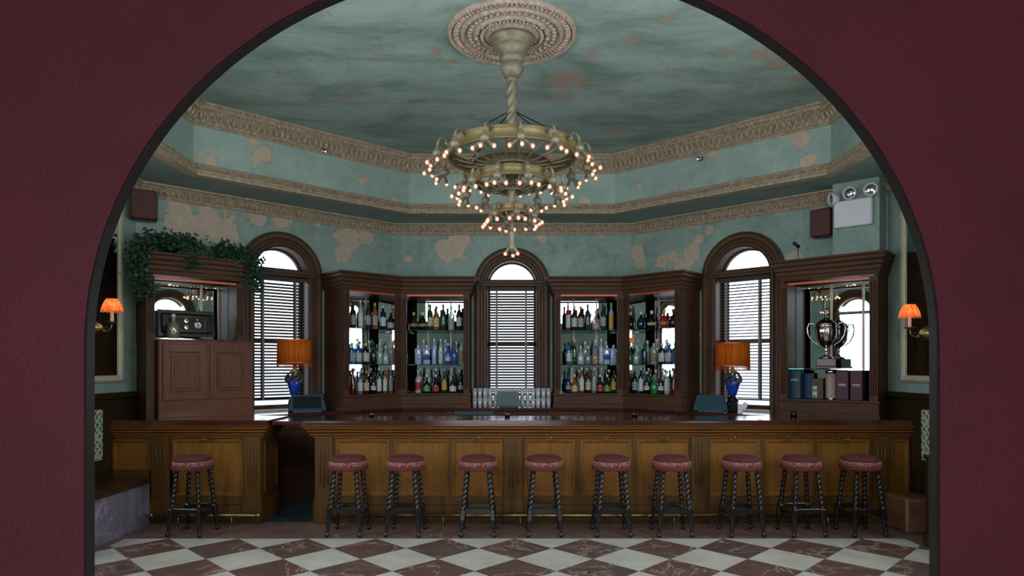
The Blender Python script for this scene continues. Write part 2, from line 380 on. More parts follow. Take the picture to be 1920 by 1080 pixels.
M['barp'] = wood('bar_panel_oak', '#5a3c14', '#8a5c22', .5, 'z', 0, worn='#4a2f10')
M['barf'] = wood('bar_frame_oak', '#3c2810', '#624319', .5, 'z', 0)
M['barm'] = wood('bar_moulding_oak', '#573614', '#855525', .3, 'x', .25)
M['bartop'] = wood('polished_mahogany', '#2c110c', '#4c2016', .12, 'x', .8)
M['door'] = wood('cupboard_oak', '#452817', '#704229', .45, 'z', .05)
M['wains'] = wood('wainscot_walnut', '#20160f', '#3a2a1c', .45, 'z', .15)
M['black'] = wood('ebonised_wood', '#100f10', '#231f1e', .22, 'z', .4)
M['jamb'] = simple('dark_jamb_paint', '#2c2a28', .45)
M['mirror'] = mirror_mat()
M['pane'] = glassy('window_pane', (.97, .98, 1), .02)
M['shelfg'] = glassy('shelf_glass', (.62, .85, .80), .1, opacity=.12, body=(.02, .12, .10))
M['tumbler'] = glassy('tumbler_glass', (.93, .95, .97), .2, opacity=.42, body=(.92, .95, 1))
M['brass'] = simple('aged_brass', '#877a54', .36, 1.0, var=.3)
M['steel'] = simple('polished_silver', '#cfcac8', .12, 1.0, var=.05)
M['gold'] = simple('painted_bronze', '#867650', .5, .3, var=.2)
M['gold2'] = simple('grey_bronze', '#7d7660', .5, .3, var=.25)
M['halo'] = None
M['bulb'] = emis('bulb_light', (1.0, .66, .44), 6.0)
def halo_mat():  # orange halo around each bulb, put in as a glowing shell
    m = bpy.data.materials.new('bulb_halo_shell'); m.use_nodes = True; nt = m.node_tree; nt.nodes.clear()
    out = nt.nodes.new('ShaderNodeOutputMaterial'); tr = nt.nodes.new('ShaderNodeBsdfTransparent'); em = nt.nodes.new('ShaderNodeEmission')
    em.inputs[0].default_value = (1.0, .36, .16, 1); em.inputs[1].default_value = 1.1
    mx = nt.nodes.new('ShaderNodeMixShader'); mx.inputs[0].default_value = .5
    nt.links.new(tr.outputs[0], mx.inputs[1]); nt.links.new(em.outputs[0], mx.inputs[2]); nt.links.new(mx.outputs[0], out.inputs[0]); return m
M['halo'] = halo_mat()
M['floor'] = floor_mat()
M['border'] = marble('brown_border_marble', '#5b4744', '#7c645d', '#a09088')
M['lilac'] = marble('lilac_marble', '#6c6477', '#8e8798', '#b9b3c2', vs=1.2)
M['redstone'] = marble('red_stone', '#5c3e2c', '#84604a', '#8a6a50')
M['slate'] = slate_mat(); M['tile'] = tile_mat()
M['velvet'] = simple('maroon_velvet', '#521f21', .85, var=.25, scale=25)
M['braid'] = fabric_mat('woven_braid', '#b28474', '#602526', 95)
M['fringe'] = fabric_mat('tassel_fringe', '#702e2e', '#4a1b1d', 160)
M['cream'] = simple('cream_frame_paint', '#b9b39a', .5)
M['white'] = simple('white_plastic', '#d4d6dc', .4, var=.03)
M['grille'] = fabric_mat('speaker_cloth', '#6d4a44', '#4a2f2b', 130)
M['dark'] = simple('dark_plastic', '#16181a', .4)
M['pos'] = simple('teal_grey_plastic', '#27434e', .4, var=.06)
M['pos2'] = simple('dark_screen', '#0d1a20', .2, var=.05)
M['blind'] = wood('blind_slat_wood', '#2e2724', '#4b4340', .45, 'x')
M['tape'] = simple('blind_tape', '#7b7674', .8)
M['leaf'] = simple('ivy_leaf', '#1f3f2c', .45, var=.5, scale=30)
M['stem'] = simple('ivy_stem', '#3a3320', .7)
M['copper'] = simple('copper_strip', '#b5502c', .4, .4)
M['shade'] = shade_mat('orange_silk', '#d4571c', '#f0912f', trans=.55)
M['sshade'] = shade_mat('coral_silk', '#e2572c', '#f59460', trans=.6)
M['standard'] = simple('rosy_metal_strip', '#a58b7a', .4, .3)
M['candle'] = simple('cream_candle', '#e3cfae', .5)
M['blue'] = simple('cobalt_glaze', '#1c3f9c', .12, coat=.6)
M['zebra'] = simple('striped_glaze', '#3a4238', .3, var=.9, scale=60)
M['ribbon'] = simple('gold_ribbon', '#a78d62', .45, .3)
# ================================================================== END PART 1
# ================================================================== SETTING
def wall_arch(mb, x0, x1, zt, cx, w, rise, zs, zb, y0, y1, N=48):
    arc = [(cx - w * math.cos(PI * k / N), zs + rise * math.sin(PI * k / N)) for k in range(N + 1)]
    for y, fl in ((y0, 0), (y1, 1)):
        def q(a, b, c, d):
            i = [mb.av((p[0], y, p[1])) for p in (a, b, c, d)]; mb.af(i[::-1] if fl else i)
        if zb > 0: q((x0, 0), (x1, 0), (x1, zb), (x0, zb))
        q((x0, zb), (cx - w, zb), (cx - w, zs), (x0, zs)); q((cx + w, zb), (x1, zb), (x1, zs), (cx + w, zs))
        q((x0, zs), (cx - w, zs), (cx - w, zt), (x0, zt)); q((cx + w, zs), (x1, zs), (x1, zt), (cx + w, zt))
        for a, b in zip(arc, arc[1:]): q(a, b, (b[0], zt), (a[0], zt))
    loop = [(cx - w, zb)] + arc + [(cx + w, zb)]
    for a, b in zip(loop, loop[1:]):
        mb.af([mb.av(p) for p in ((a[0], y0, a[1]), (a[0], y1, a[1]), (b[0], y1, b[1]), (b[0], y0, b[1]))])
    if zb > 0: mb.af([mb.av(p) for p in ((cx - w, y0, zb), (cx + w, y0, zb), (cx + w, y1, zb), (cx - w, y1, zb))])
def struct(o, label=None):
    o['kind'] = 'structure'
    if label: o['label'] = label
    return o

# floors
mb = MB(); mb.prism([(-3.74, 1.0), (3.80, 1.0), (3.80, 6.35), (-3.74, 6.35)], -.06, 0); struct(mb.build('floor', M['floor']), 'checkered brown and cream marble floor laid diagonally')
mb = MB(); mb.prism([(-4.3, 6.35), (4.3, 6.35), (4.3, 7.03), (-4.3, 7.03)], -.06, 0); mb.prism([(-4.3, 1.0), (-3.74, 1.0), (-3.74, 6.35), (-4.3, 6.35)], -.06, 0); mb.prism([(3.8, 1.0), (4.3, 1.0), (4.3, 6.35), (3.8, 6.35)], -.06, 0)
struct(mb.build('floor', M['border']), 'brown marble border of the floor along the bar')
mb = MB(); mb.prism([(-4.3, 7.03), (4.3, 7.03), (4.3, 7.5), (1.78, 9.79), (-1.78, 9.79), (-4.3, 7.5)], -.06, -.001); struct(mb.build('floor', M['slate']), 'dark slate tiled floor behind the bar')
mb = MB(); mb.prism([(-3, -4.2), (3, -4.2), (3, 1.0), (-3, 1.0)], -.06, 0); struct(mb.build('floor', M['border']), 'stone floor of the entrance room')
# walls
mb = MB()
def window_wall(fr, name, mat, L=WL, cx=None):
    cx = L / 2 if cx is None else cx
    mb = MB(); wall_arch(mb, 0, L, ZS + .03, cx, .375, .375, 2.87, 1.04, 0, .30)
    return struct(mb.build(name, mat, None, fr.w(0, 0, 0), fr.rz) , name.replace('_', ' ') + ' with an arched window')
# the distressed materials use world positions, so walls are meshed in world space
def to_world(mb, fr):
    mb.v = [fr.w(p.x, p.y, p.z) for p in mb.v]; return mb
LB = 3.56; LF = math.hypot(2.52, 2.315)
for fr, nm, mt, L in ((BL, 'wall_back_left', 'wallBL', WL), (BK, 'wall_back', 'wallBK', LB), (BR, 'wall_back_right', 'wallBR', WL), (FL, 'wall_front_left', 'wallO', LF), (FR, 'wall_front_right', 'wallO', LF)):
    mb = MB(); wall_arch(mb, 0, L, ZS + .03, L / 2, .375, .375, 2.87, 1.04, 0, .30); to_world(mb, fr)
    struct(mb.build(nm, M[mt]), nm.replace('_', ' ') + ' of peeling teal plaster with an arched window')
SWL_, SWR_ = Fr(-4.3, 4.26, PI / 2), Fr(4.3, 7.5, -PI / 2)
mb = MB(); wall_arch(mb, 0, 3.24, ZS + .03, 1.09, .375, .375, 2.87, 1.04, 0, .30); to_world(mb, SWL_); struct(mb.build('wall_left', M['wallO']), 'left side wall of teal plaster')
mb = MB(); wall_arch(mb, 0, 3.24, ZS + .03, 2.15, .375, .375, 2.87, 1.04, 0, .30); to_world(mb, SWR_); struct(mb.build('wall_right', M['wallO']), 'right side wall of teal plaster')
mb = MB(); wall_arch(mb, -3.1, 3.1, 4.9, 0, 1.24, 1.125, 1.731, 0, 1.90, 1.92, 96); struct(mb.build('wall_front', M['maroon']), 'maroon wall with the wide arch, in the foreground')
mb = MB(); wall_arch(mb, -1.82, 1.82, ZS + .03, 0, 1.25, 1.135, 1.731, 0, 1.921, 1.935, 96); struct(mb.build('wall_front', M['wallO']), 'teal plaster face of the arch wall, inside the bar room')
mb = MB(); pa = [(-1.24, 0.0)] + [(-1.24 * math.cos(PI * k / 96), 1.731 + 1.125 * math.sin(PI * k / 96)) for k in range(97)] + [(1.24, 0.0)]
mb.sweep(pa, [(.0, 1.905), (.006, 1.905), (.006, 1.94), (-.03, 1.94), (-.03, 1.936)], lambda a, b, h: (a, h, b), cap=False); struct(mb.build('trim_1', M['jamb']), 'dark lining of the arch opening')
# entrance room shell
mb = MB(); mb.box(-3.1, -3.0, -4.2, 1.9, 0, 4.9); struct(mb.build('wall_left', M['maroon']), 'left wall of the entrance room')
mb = MB(); mb.box(3.0, 3.1, -4.2, 1.9, 0, 4.9); struct(mb.build('wall_right', M['maroon']), 'right wall of the entrance room')
mb = MB(); mb.box(-3.1, 3.1, -4.3, -4.2, 0, 4.9); struct(mb.build('wall_back', M['maroon']), 'rear wall of the entrance room')
mb = MB(); mb.box(-3.1, 3.1, -4.2, 1.9, 4.9, 5.0); struct(mb.build('ceiling', M['soffit']), 'ceiling of the entrance room')
mb = MB()
for x0, x1, z0, z1 in ((-1.85, -1.72, 0, 3.05), (1.72, 1.85, 0, 3.05), (-1.72, 1.72, 2.92, 3.05), (-.05, .05, .5, 2.92), (-1.72, 1.72, 0, .55)): mb.box(x0, x1, -4.19, -4.0, z0, z1)
struct(mb.build('door_1', M['wains']), 'added door frame around the fill lamp, behind the camera')  # frame added around the rear fill lamp
# upper wall, soffit, ceiling
mb = MB()
for a, b in zip(INN, INN[1:] + INN[:1]): mb.af([mb.av((*a, ZS)), mb.av((*b, ZS)), mb.av((*b, ZC)), mb.av((*a, ZC))])
struct(mb.build('wall_upper', M['wallUP']), 'raised octagonal band of peeling teal plaster under the ceiling')
mb = MB()
n = 8
for k in range(n):
    a, b, c, d = OCT[k], OCT[(k + 1) % n], INN[(k + 1) % n], INN[k]
    mb.af([mb.av((*p, ZS)) for p in (a, b, c, d)]); mb.af([mb.av((*p, ZS + .03)) for p in (d, c, b, a)])
struct(mb.build('ceiling', M['soffit']), 'teal grey soffit ring around the raised ceiling')
mb = MB(); mb.prism([(x * 1.02, (y - 5.88) * 1.02 + 5.88) for x, y in INN], ZC, ZC + .05); struct(mb.build('ceiling', M['ceil']), 'octagonal ceiling of worn teal paint')

def ornament(mb, path, off, z, step, r, sx, sy, sz, closed=True, seg=6, tilt=0):
    P = [Vector(p) for p in path]; n = len(P)
    for i in range(n if closed else n - 1):
        a, b = P[i], P[(i + 1) % n]; d = (b - a); L = d.length; d.normalize(); nr = Vector((d.y, -d.x))
        c = (a + b) / 2
        if c.y < 4.0: continue
        m = int((L - .5 * off) / step)
        rot = math.atan2(d.y, d.x)
        for k in range(m):
            t = L / 2 + (k - (m - 1) / 2) * step
            mb.M = Matrix.Translation((a.x + d.x * t + nr.x * off, a.y + d.y * t + nr.y * off, z)) @ Matrix.Rotation(rot, 4, 'Z') @ Matrix.Rotation(tilt, 4, 'X')
            mb.ball((0, 0, 0), r, seg, sx, sy, sz)
    mb.M = None
mb = MB(); mb.sweep(INN, [(-.01, ZC - .23), (.02, ZC - .23), (.032, ZC - .215), (.02, ZC - .195), (.03, ZC - .17), (.045, ZC - .13), (.075, ZC - .095), (.09, ZC - .085), (.09, ZC - .07), (.115, ZC - .062), (.12, ZC - .03), (.15, ZC - .02), (.15, ZC)], closed=True)
ornament(mb, INN, .058, ZC - .14, .07, .034, .8, .75, 1.6, tilt=.5); ornament(mb, INN, .11, ZC - .062, .05, .021, .9, 1, 1); ornament(mb, INN, .13, ZC - .028, .03, .009, 1, 1, 1, seg=5); ornament(mb, INN, .027, ZC - .205, .03, .009, 1, 1, 1, seg=5)
struct(mb.build('trim_2', M['mould']), 'ornate leaf crown moulding around the raised ceiling')
mb = MB(); mb.sweep(INN, [(-.01, ZS + .125), (.018, ZS + .125), (.026, ZS + .11), (.018, ZS + .095), (.03, ZS + .07), (.05, ZS + .05), (.055, ZS + .04), (.055, ZS + .022), (.07, ZS + .012), (.07, ZS - .018), (-.06, ZS - .018), (-.08, ZS - .002)], closed=True)
ornament(mb, INN, .035, ZS + .075, .036, .015, .9, .8, 1.2); ornament(mb, INN, .024, ZS + .11, .022, .007, 1, 1, 1, seg=5)
struct(mb.build('trim_3', M['mould']), 'lower bead moulding around the raised ceiling')
mb = MB(); mb.sweep(OCT, [(-.01, ZS - .16), (.018, ZS - .16), (.026, ZS - .15), (.018, ZS - .135), (.03, ZS - .11), (.065, ZS - .06), (.08, ZS - .05), (.08, ZS - .03), (.11, ZS - .02), (.11, ZS + .001)], closed=True)
ornament(mb, OCT, .05, ZS - .095, .062, .028, .85, .7, 1.3, tilt=.5); ornament(mb, OCT, .09, ZS - .042, .03, .009, 1, 1, 1, seg=5)
struct(mb.build('trim_4', M['mould']), 'leaf moulding along the top of the walls')
# wall chase in the right corner
mb = MB(); mb.box(2.9, 3.385, -.3, -.001, 2.935, ZS - .001); to_world(mb, BR); struct(mb.build('trim_5', M['wallO']), 'boxed teal pipe chase above the right display cabinet')

# windows
def window(fr, L, n, where, blind=True, tilt=24, group=None):
    cx = L / 2
    root = empty('window_%d' % n, fr.w(cx, 0, 0), fr.rz, where, None, None, 'structure')
    w = .375; zs = 2.87
    arc = [(-w * math.cos(PI * k / 40), zs + w * math.sin(PI * k / 40)) for k in range(41)]
    path = [(-w, 1.085)] + arc + [(w, 1.085)]
    mb = MB(); mb.sweep(path, [(.012, .27), (.012, -.03), (-.01, -.05), (-.045, -.05), (-.06, -.03), (-.09, -.03), (-.105, -.055), (-.15, -.06), (-.165, -.045), (-.185, -.04), (-.185, -.001)], lambda a, b, h: (a, h, b)); mb.build('window_casing', M['casing'], root)
    mb = MB(); mb.bbox(-.6, .6, -.085, -.0, 2.885, 2.93); mb.box(-.575, .575, -.065, -.0, 2.855, 2.885); mb.build('transom_board', M['casing'], root)
    mb = MB(); mb.box(-w, w, .17, .24, 2.84, 2.98); mb.box(-w, w, .18, .24, 1.97, 2.03); mb.box(-w, -w + .045, .18, .24, 1.09, 2.87); mb.box(w - .045, w, .18, .24, 1.09, 2.87); mb.box(-w, w, .18, .24, 1.09, 1.15)
    mb.sweep([(-w * math.cos(PI * k / 40), zs + w * math.sin(PI * k / 40)) for k in range(41)], [(0, .18), (.03, .18), (.03, .24), (0, .24)], lambda a, b, h: (a, h, b)); mb.build('sash', M['casing'], root)
    mb = MB(); k = [mb.av((x, .21, z)) for x, z in [(-w, 1.1)] + arc + [(w, 1.1)]]; mb.af(k); mb.build('pane', M['pane'], root)
    mb = MB(); mb.box(-w, w, -.0, .30, 1.04, 1.085); mb.build('sill', M['cream'], root)
    area('daylight_portal', fr.w(cx, .42, 2.15), (PI / 2, 0, fr.rz + PI), .75, 2.3, 0, portal=True)
    if blind:
        b = empty('venetian_blind', fr.w(cx, .05, 1.22), fr.rz, blind, 'blind', 'wooden venetian blinds')
        mb = MB(); z = 0.03; T = math.radians(tilt); hw = .34
        while z < 1.56:
            c, s = .024 * math.cos(T), .024 * math.sin(T)
            p = [(-hw, -c, z + s), (hw, -c, z + s), (hw, c, z - s), (-hw, c, z - s)]; t = .0028
            i = [mb.av(q) for q in p]; j = [mb.av((q[0], q[1], q[2] - t)) for q in p]
            mb.af(i); mb.af(j[::-1])
            for k in range(4): mb.af((i[k], j[k], j[(k + 1) % 4], i[(k + 1) % 4]))
            z += .0405
        mb.build('slats', M['blind'], b)
        mb = MB(); mb.box(-hw, hw, -.03, .03, 1.57, 1.625); mb.build('head_rail', M['blind'], b)
        mb = MB(); mb.box(-hw, hw, -.022, .022, 0, .018); mb.build('bottom_rail', M['blind'], b)
        for x in (-.23, .21):
            mb = MB(); mb.box(x - .014, x + .014, -.029, -.027, .01, 1.57); mb.box(x - .014, x + .014, .026, .028, .01, 1.57); mb.build('ladder_tape', M['tape'], b)
    return root
window(BL, WL, 1, 'arched window in the left angled wall', 'venetian blind in the left window, beside the ivy-topped cabinet', 25)
window(BK, LB, 2, 'arched window in the middle of the back wall', 'venetian blind in the middle window, above the rows of tumblers', 29)
window(BR, WL, 3, 'arched window in the right angled wall', 'brightly lit venetian blind in the right window, beside the trophy cabinet', 13)
window(FL, LF, 4, 'arched window left of the arch, seen only in mirrors', None)
window(FR, LF, 5, 'arched window right of the arch, seen only in mirrors', None)
SWL, SWR = Fr(-4.3, 4.26, PI / 2), Fr(4.3, 7.5, -PI / 2)  # side windows added for more daylight and brighter mirror reflections
window(SWL, 2.18, 6, 'added arched window in the front part of left side wall, seen only in mirrors', None)
window(SWR, 4.30, 7, 'added arched window in the front part of right side wall, seen only in mirrors', None)
for fr_, c_ in ((FL, LF / 2), (FR, LF / 2), (SWL, 1.09), (SWR, 2.15)):  # fill lamps added inside the front windows
    area('front_window_fill', fr_.w(c_, .16, 2.1), (PI / 2, 0, fr_.rz + PI), .72, 1.9, 42, (.90, .95, 1.0))

# side walls: wainscot with glazed tile panels
for sx, nm, wh in ((-1, 'trim_6', 'left'), (1, 'trim_7', 'right')):
    root = empty(nm, (sx * 4.3, 5.9, 0), 0, 'dark wood wainscot on the %s side wall' % wh, None, None, 'structure')
    def X(a, b): return (min(sx * a, sx * b) - sx * 4.3, max(sx * a, sx * b) - sx * 4.3)
    mb = MB(); x0, x1 = X(4.3, 4.25); mb.box(x0, x1, -1.6, 1.55, 0, 1.33)
    x0, x1 = X(4.3, 4.2); mb.box(x0, x1, -1.6, 1.55, 1.33, 1.36); x0, x1 = X(4.3, 4.22); mb.box(x0, x1, -1.6, 1.55, 1.36, 1.385)
    x0, x1 = X(4.25, 4.235)
    for y0, y1, z0, z1 in ((-1.6, 1.05, 1.26, 1.33), (-1.6, 1.05, .56, .66), (.93, 1.05, .66, 1.26), (.22, .30, .66, 1.26), (-.62, -.5, .66, 1.26)): mb.box(x0, x1, y0, y1, z0, z1)
    mb.build('wood_panelling', M['wains'], root)
    x0, x1 = X(4.25, 4.243)
    for y0, y1 in ((.33, .90), (-.47, .19)):
        mb = MB(); mb.box(x0, x1, y0, y1, .70, 1.22); mb.build('tile_panel', M['tile'], root)
# bench on the left
root = empty('bench', (-4.02, 5.8, 0), 0, 'built-in bench of lilac marble with dark wooden seat at the left wall', 'bench')
mb = MB(); mb.box(-.225, .18, -1.2, 1.15, 0, .44); mb.build('base', M['lilac'], root)
mb = MB(); mb.bbox(-.225, .215, -1.2, 1.15, .44, .475, .01); mb.bbox(-.225, .2, -1.2, 1.15, .475, .49, .006); mb.build('seat', wood('bench_seat_wood', '#2a1d12', '#4a3420', .3, 'y', .3), root)
# right end: bench end and stone block
root = empty('bench_end', (4.06, 6.1, 0), 0, 'dark wooden bench end panel standing at the right arch jamb', 'bench end')
mb = MB(); mb.bbox(-.20, .19, -.03, .03, .12, .80, .01); mb.build('panel', M['wains'], root)
mb = MB(); mb.bbox(-.215, .19, -.045, .045, 0, .12, .008); mb.build('foot', M['wains'], root)
mb = MB(); mb.bbox(-.215, .19, -.045, .045, .80, .84, .01); mb.build('cap', M['wains'], root)
mb = MB(); mb.bbox(-.18, .15, -.2, .2, 0, .34, .02); tag(mb.build('stone_block', M['redstone'], None, (4.10, 6.72, 0)), 'rough red stone block on the floor at the right end of bar', 'stone block')

# ================================================================== BAR
SA, CA = math.sin(ANG), math.cos(ANG)
def inner(d, Y, side=-1):
    t = ((9.79 - Y) - d * CA) / SA
    return (side * (1.78 - d * SA + CA * t), Y)
def corner(d, side=-1): return (side * (1.78 - d * math.tan(ANG / 2)), 9.79 - d)
YB = 6.99
def bx_(px): return (px - 960) * YB / F
def bar(name, label, x0, x1, pils, panels, z_left=0, left_end=False, hooks=()):
    ox = (x0 + x1) / 2; root = empty(name, (ox, YB, 0), 0, label, 'bar counter'); L = (-ox, -YB, 0)
    if left_end:
        body = [(x0, 7.02), (x1, 7.02), (x1, 7.5), inner(.66, 7.5), inner(.66, 7.02)]
        top = [(x0, 6.87), (x1 + .11, 6.87), (x1 + .11, 7.5), inner(.63, 7.5), inner(.63, 6.90), (x0, 6.90)]
        path = [(x0, YB), (x1, YB), (x1, 7.5)]
    else:
        body = [(x0, 7.02), inner(.66, 7.02, 1), inner(.66, 7.5, 1), (x0, 7.5)]
        top = [(x0 - .11, 6.87), (x1, 6.87), (x1, 6.90), inner(.63, 6.90, 1), inner(.63, 7.5, 1), (x0 - .11, 7.5)]
        path = [(x0, 7.5), (x0, YB), (x1, YB)]
    mb = MB(); mb.prism(body, 0, 1.04); mb.build('carcass', M['barf'], root, L)
    mb = MB(); mb.prism(top, 1.047, 1.082); q = [(x + (.012 if x < 0 and not left_end else -.0), y + (.012 if y < 6.9 else 0)) for x, y in top]; mb.prism(q, 1.082, 1.1); mb.build('countertop', M['bartop'], root, L)
    mb = MB(); mb.sweep(path, [(0, .912), (.02, .912), (.02, .922), (.012, .926)] + [(.02 + .026 * k + .026 * math.sin(PI * t / 5), .926 + .036 * k + .034 * t / 5) for k in range(3) for t in range(6)] + [(.085, 1.034), (.112, 1.036), (.112, 1.047), (0, 1.047)]); mb.build('cornice_moulding', M['barm'], root, L)
    # rails and stiles
    mb = MB(); mb.box(x0, x1, YB, 7.02, .885, .925); mb.box(x0, x1, YB, 7.02, 0, .285)
    mb.box(x0, x1, 6.978, YB, .20, .225); mb.box(x0, x1, 6.97, YB, 0, .19)
    edges = [x0] + [v for p in panels for v in p] + [x1]
    for a, b in zip(edges[::2], edges[1::2]): mb.box(a, b, YB, 7.02, .285, .885)
    mb.build('frame', M['barf'], root, L)
    for a, b in panels:
        mb = MB(); z0, z1 = .285, .885
        if left_end and b < -3.8: z0 = .56; fb = MB(); fb.box(x0, a + .7, YB, 7.02, .285, .56); fb.build('lower_rail', M['barf'], root, L)
        mb.box(a, b, 7.008, 7.02, z0, z1)
        fn = lambda u, v, h: (u, YB + h, v)
        mb.sweep([(a, z0), (a, z1), (b, z1), (b, z0)], [(0, 0), (.006, -.008), (.018, -.006), (.022, .006), (.034, .012), (.036, .018)], fn, closed=True)
        mb.build('panel', M['barp'], root, L)
    for a, b in pils:
        mb = MB(); mb.box(a, b, 6.962, YB, .26, .918)
        m = (a + b) / 2; w = (b - a)
        for k in (-1, 0, 1):
            zt = .86 - abs(k) * .02; zb = .36 if k == 0 else .40
            mb.tube([(m + k * w * .22, 6.962, zb), (m + k * w * .22, 6.962, zb + .02), (m + k * w * .22, 6.962, zt - .02), (m + k * w * .22, 6.962, zt)], [.002, .011, .011, .002], 8)
        mb.bbox(a - .015, b + .015, 6.945, YB, 0, .25, .006); mb.bbox(a - .008, b + .008, 6.952, YB, .25, .268, .004)
        mb.build('pilaster', M['barf'], root, L)
    for px in hooks:
        x = bx_(px); mb = MB(); mb.box(x - .012, x + .012, 6.982, YB, .888, .914); mb.ball((x, 6.972, .918), .009, 8)
        for s in (-1, 1): mb.tube([(x, 6.982, .9), (x + s * .025, 6.972, .886), (x + s * .05, 6.965, .888), (x + s * .055, 6.962, .905)], .0055, 6)
        mb.build('bag_hook', M['brass'], root, L)
    return root, L
P = lambda a, b: (bx_(a), bx_(b))
r1, L1 = bar('bar_counter', 'long oak panelled bar with polished mahogany top and nine stools in front', -2.1, 4.24,
    [P(592, 625), P(946, 979), P(1295, 1326), P(1635, 1666)], [P(630, 730), P(740, 840), P(848, 942), P(984, 1078), P(1088, 1184), P(1195, 1290), P(1330, 1424), P(1435, 1525), P(1533, 1630), P(1672, 1704)],
    hooks=(680, 787, 897, 1034, 1139, 1242, 1377, 1477, 1580))
r2, L2 = bar('bar_counter', 'short oak panelled bar section at the left with one stool in front', -4.24, -2.67,
    [P(286, 320), P(460, 490)], [P(210, 281), P(324, 456)], left_end=True, hooks=(392,))
# panel in the short section's end, facing the gap
mb = MB(); mb.box(-2.67, -2.655, 7.0, 7.5, 0, .22)
mb.sweep([(7.06, .32), (7.06, .86), (7.44, .86), (7.44, .32)], [(0, 0), (.006, .014), (.02, .012), (.03, .0)], lambda u, v, h: (-2.67 + h, u, v), closed=True); mb.build('end_panel', M['barf'], r2, L2)
mb = MB(); mb.bbox(-.165, .165, -.25, .27, 0, .04, .008); f_ = mb.build('counter_flap', M['bartop'], None, (-2.385, 7.2, 1.045)); tag(f_, 'dark mahogany counter flap bridging the gap between the two bar sections', 'counter flap')
for (a, b, y, nb, lab) in ((615, 1625, 6.83, 7, 'long brass foot rail along the base of long bar'), (284, 484, 6.83, 2, 'short dark brass foot rail along the base of the short bar')):
    x0, x1 = (a - 960) * y / F, (b - 960) * y / F; root = empty('foot_rail', ((x0 + x1) / 2, y, 0), 0, lab, 'foot rail', 'foot rails'); hw = (x1 - x0) / 2
    mb = MB(); mb.tube([(-hw, 0, .115), (hw, 0, .115)], .023, 14); mb.ball((-hw, 0, .115), .032, 12); mb.ball((hw, 0, .115), .032, 12); mb.build('rail', M['brass'], root)
    for k in range(nb):
        x = -hw + (k + .5) * 2 * hw / nb; mb = MB(); mb.tube([(x, 0, .115), (x, .0, .06), (x, -.02, .0)], .009, 8); mb.tube([(x, 0, .115), (x, .11, .115)], .009, 8); mb.lathe([(.022, 0), (.018, .008)], 10, (x, -.02, 0)); mb.build('bracket', M['brass'], root)

# back bar
root = empty('back_bar', (0, 8.6, 0), 0, 'dark wooden back bar counter running below the cabinets and windows', 'counter'); L = (0, -8.6, 0)
def cpoly(d): return [(-4.24, 7.04), (-4.28, 7.5), (-1.78, 9.78), (1.78, 9.78), (4.28, 7.5), (4.24, 7.04), inner(d, 7.04, 1), corner(d, 1), corner(d, -1), inner(d, 7.04, -1)]
mb = MB(); mb.prism(cpoly(.57), 0, 1.04); mb.build('carcass', M['woodx'], root, L)
mb = MB(); mb.prism(cpoly(.62), 1.041, 1.079); mb.build('worktop', M['bartop'], root, L)
for fr, Lw, xs in ((BK, LB, [(.30, .78), (.80, 1.28), (1.30, 1.77), (1.79, 2.26), (2.28, 2.76), (2.78, 3.26)]), (BL, WL, [(1.0, 1.5), (1.52, 2.05), (2.07, 2.6), (2.62, 3.1)]), (BR, WL, [(.30, .78), (.80, 1.33), (1.35, 1.88), (1.9, 2.4)])):
    for x0, x1 in xs:
        for z0, z1 in ((.88, 1.03), (.45, .86)):
            mb = MB(); mb.bbox(x0, x1, -.59, -.571, z0, z1, .006); mb.bbox(x0 + .04, x1 - .04, -.598, -.588, z0 + .03, z1 - .03, .004); mb.ball(((x0 + x1) / 2, -.61, (z0 + z1) / 2), .013, 8); to_world(mb, fr); mb.build('drawer' if z0 > .8 else 'cupboard_door', M['wood'], root, L)
for x0, x1 in ((.98, 1.52),):  # dark boxes put in for the shade of open recesses
    mb = MB(); mb.box(x0, x1, -.615, -.585, .985, 1.035); to_world(mb, BK); mb.build('recess_shade', M['pos'], root, L)
mb = MB(); mb.box(.75, 1.1, -.615, -.585, .985, 1.035); to_world(mb, BR); mb.build('recess_shade', M['dark'], root, L)
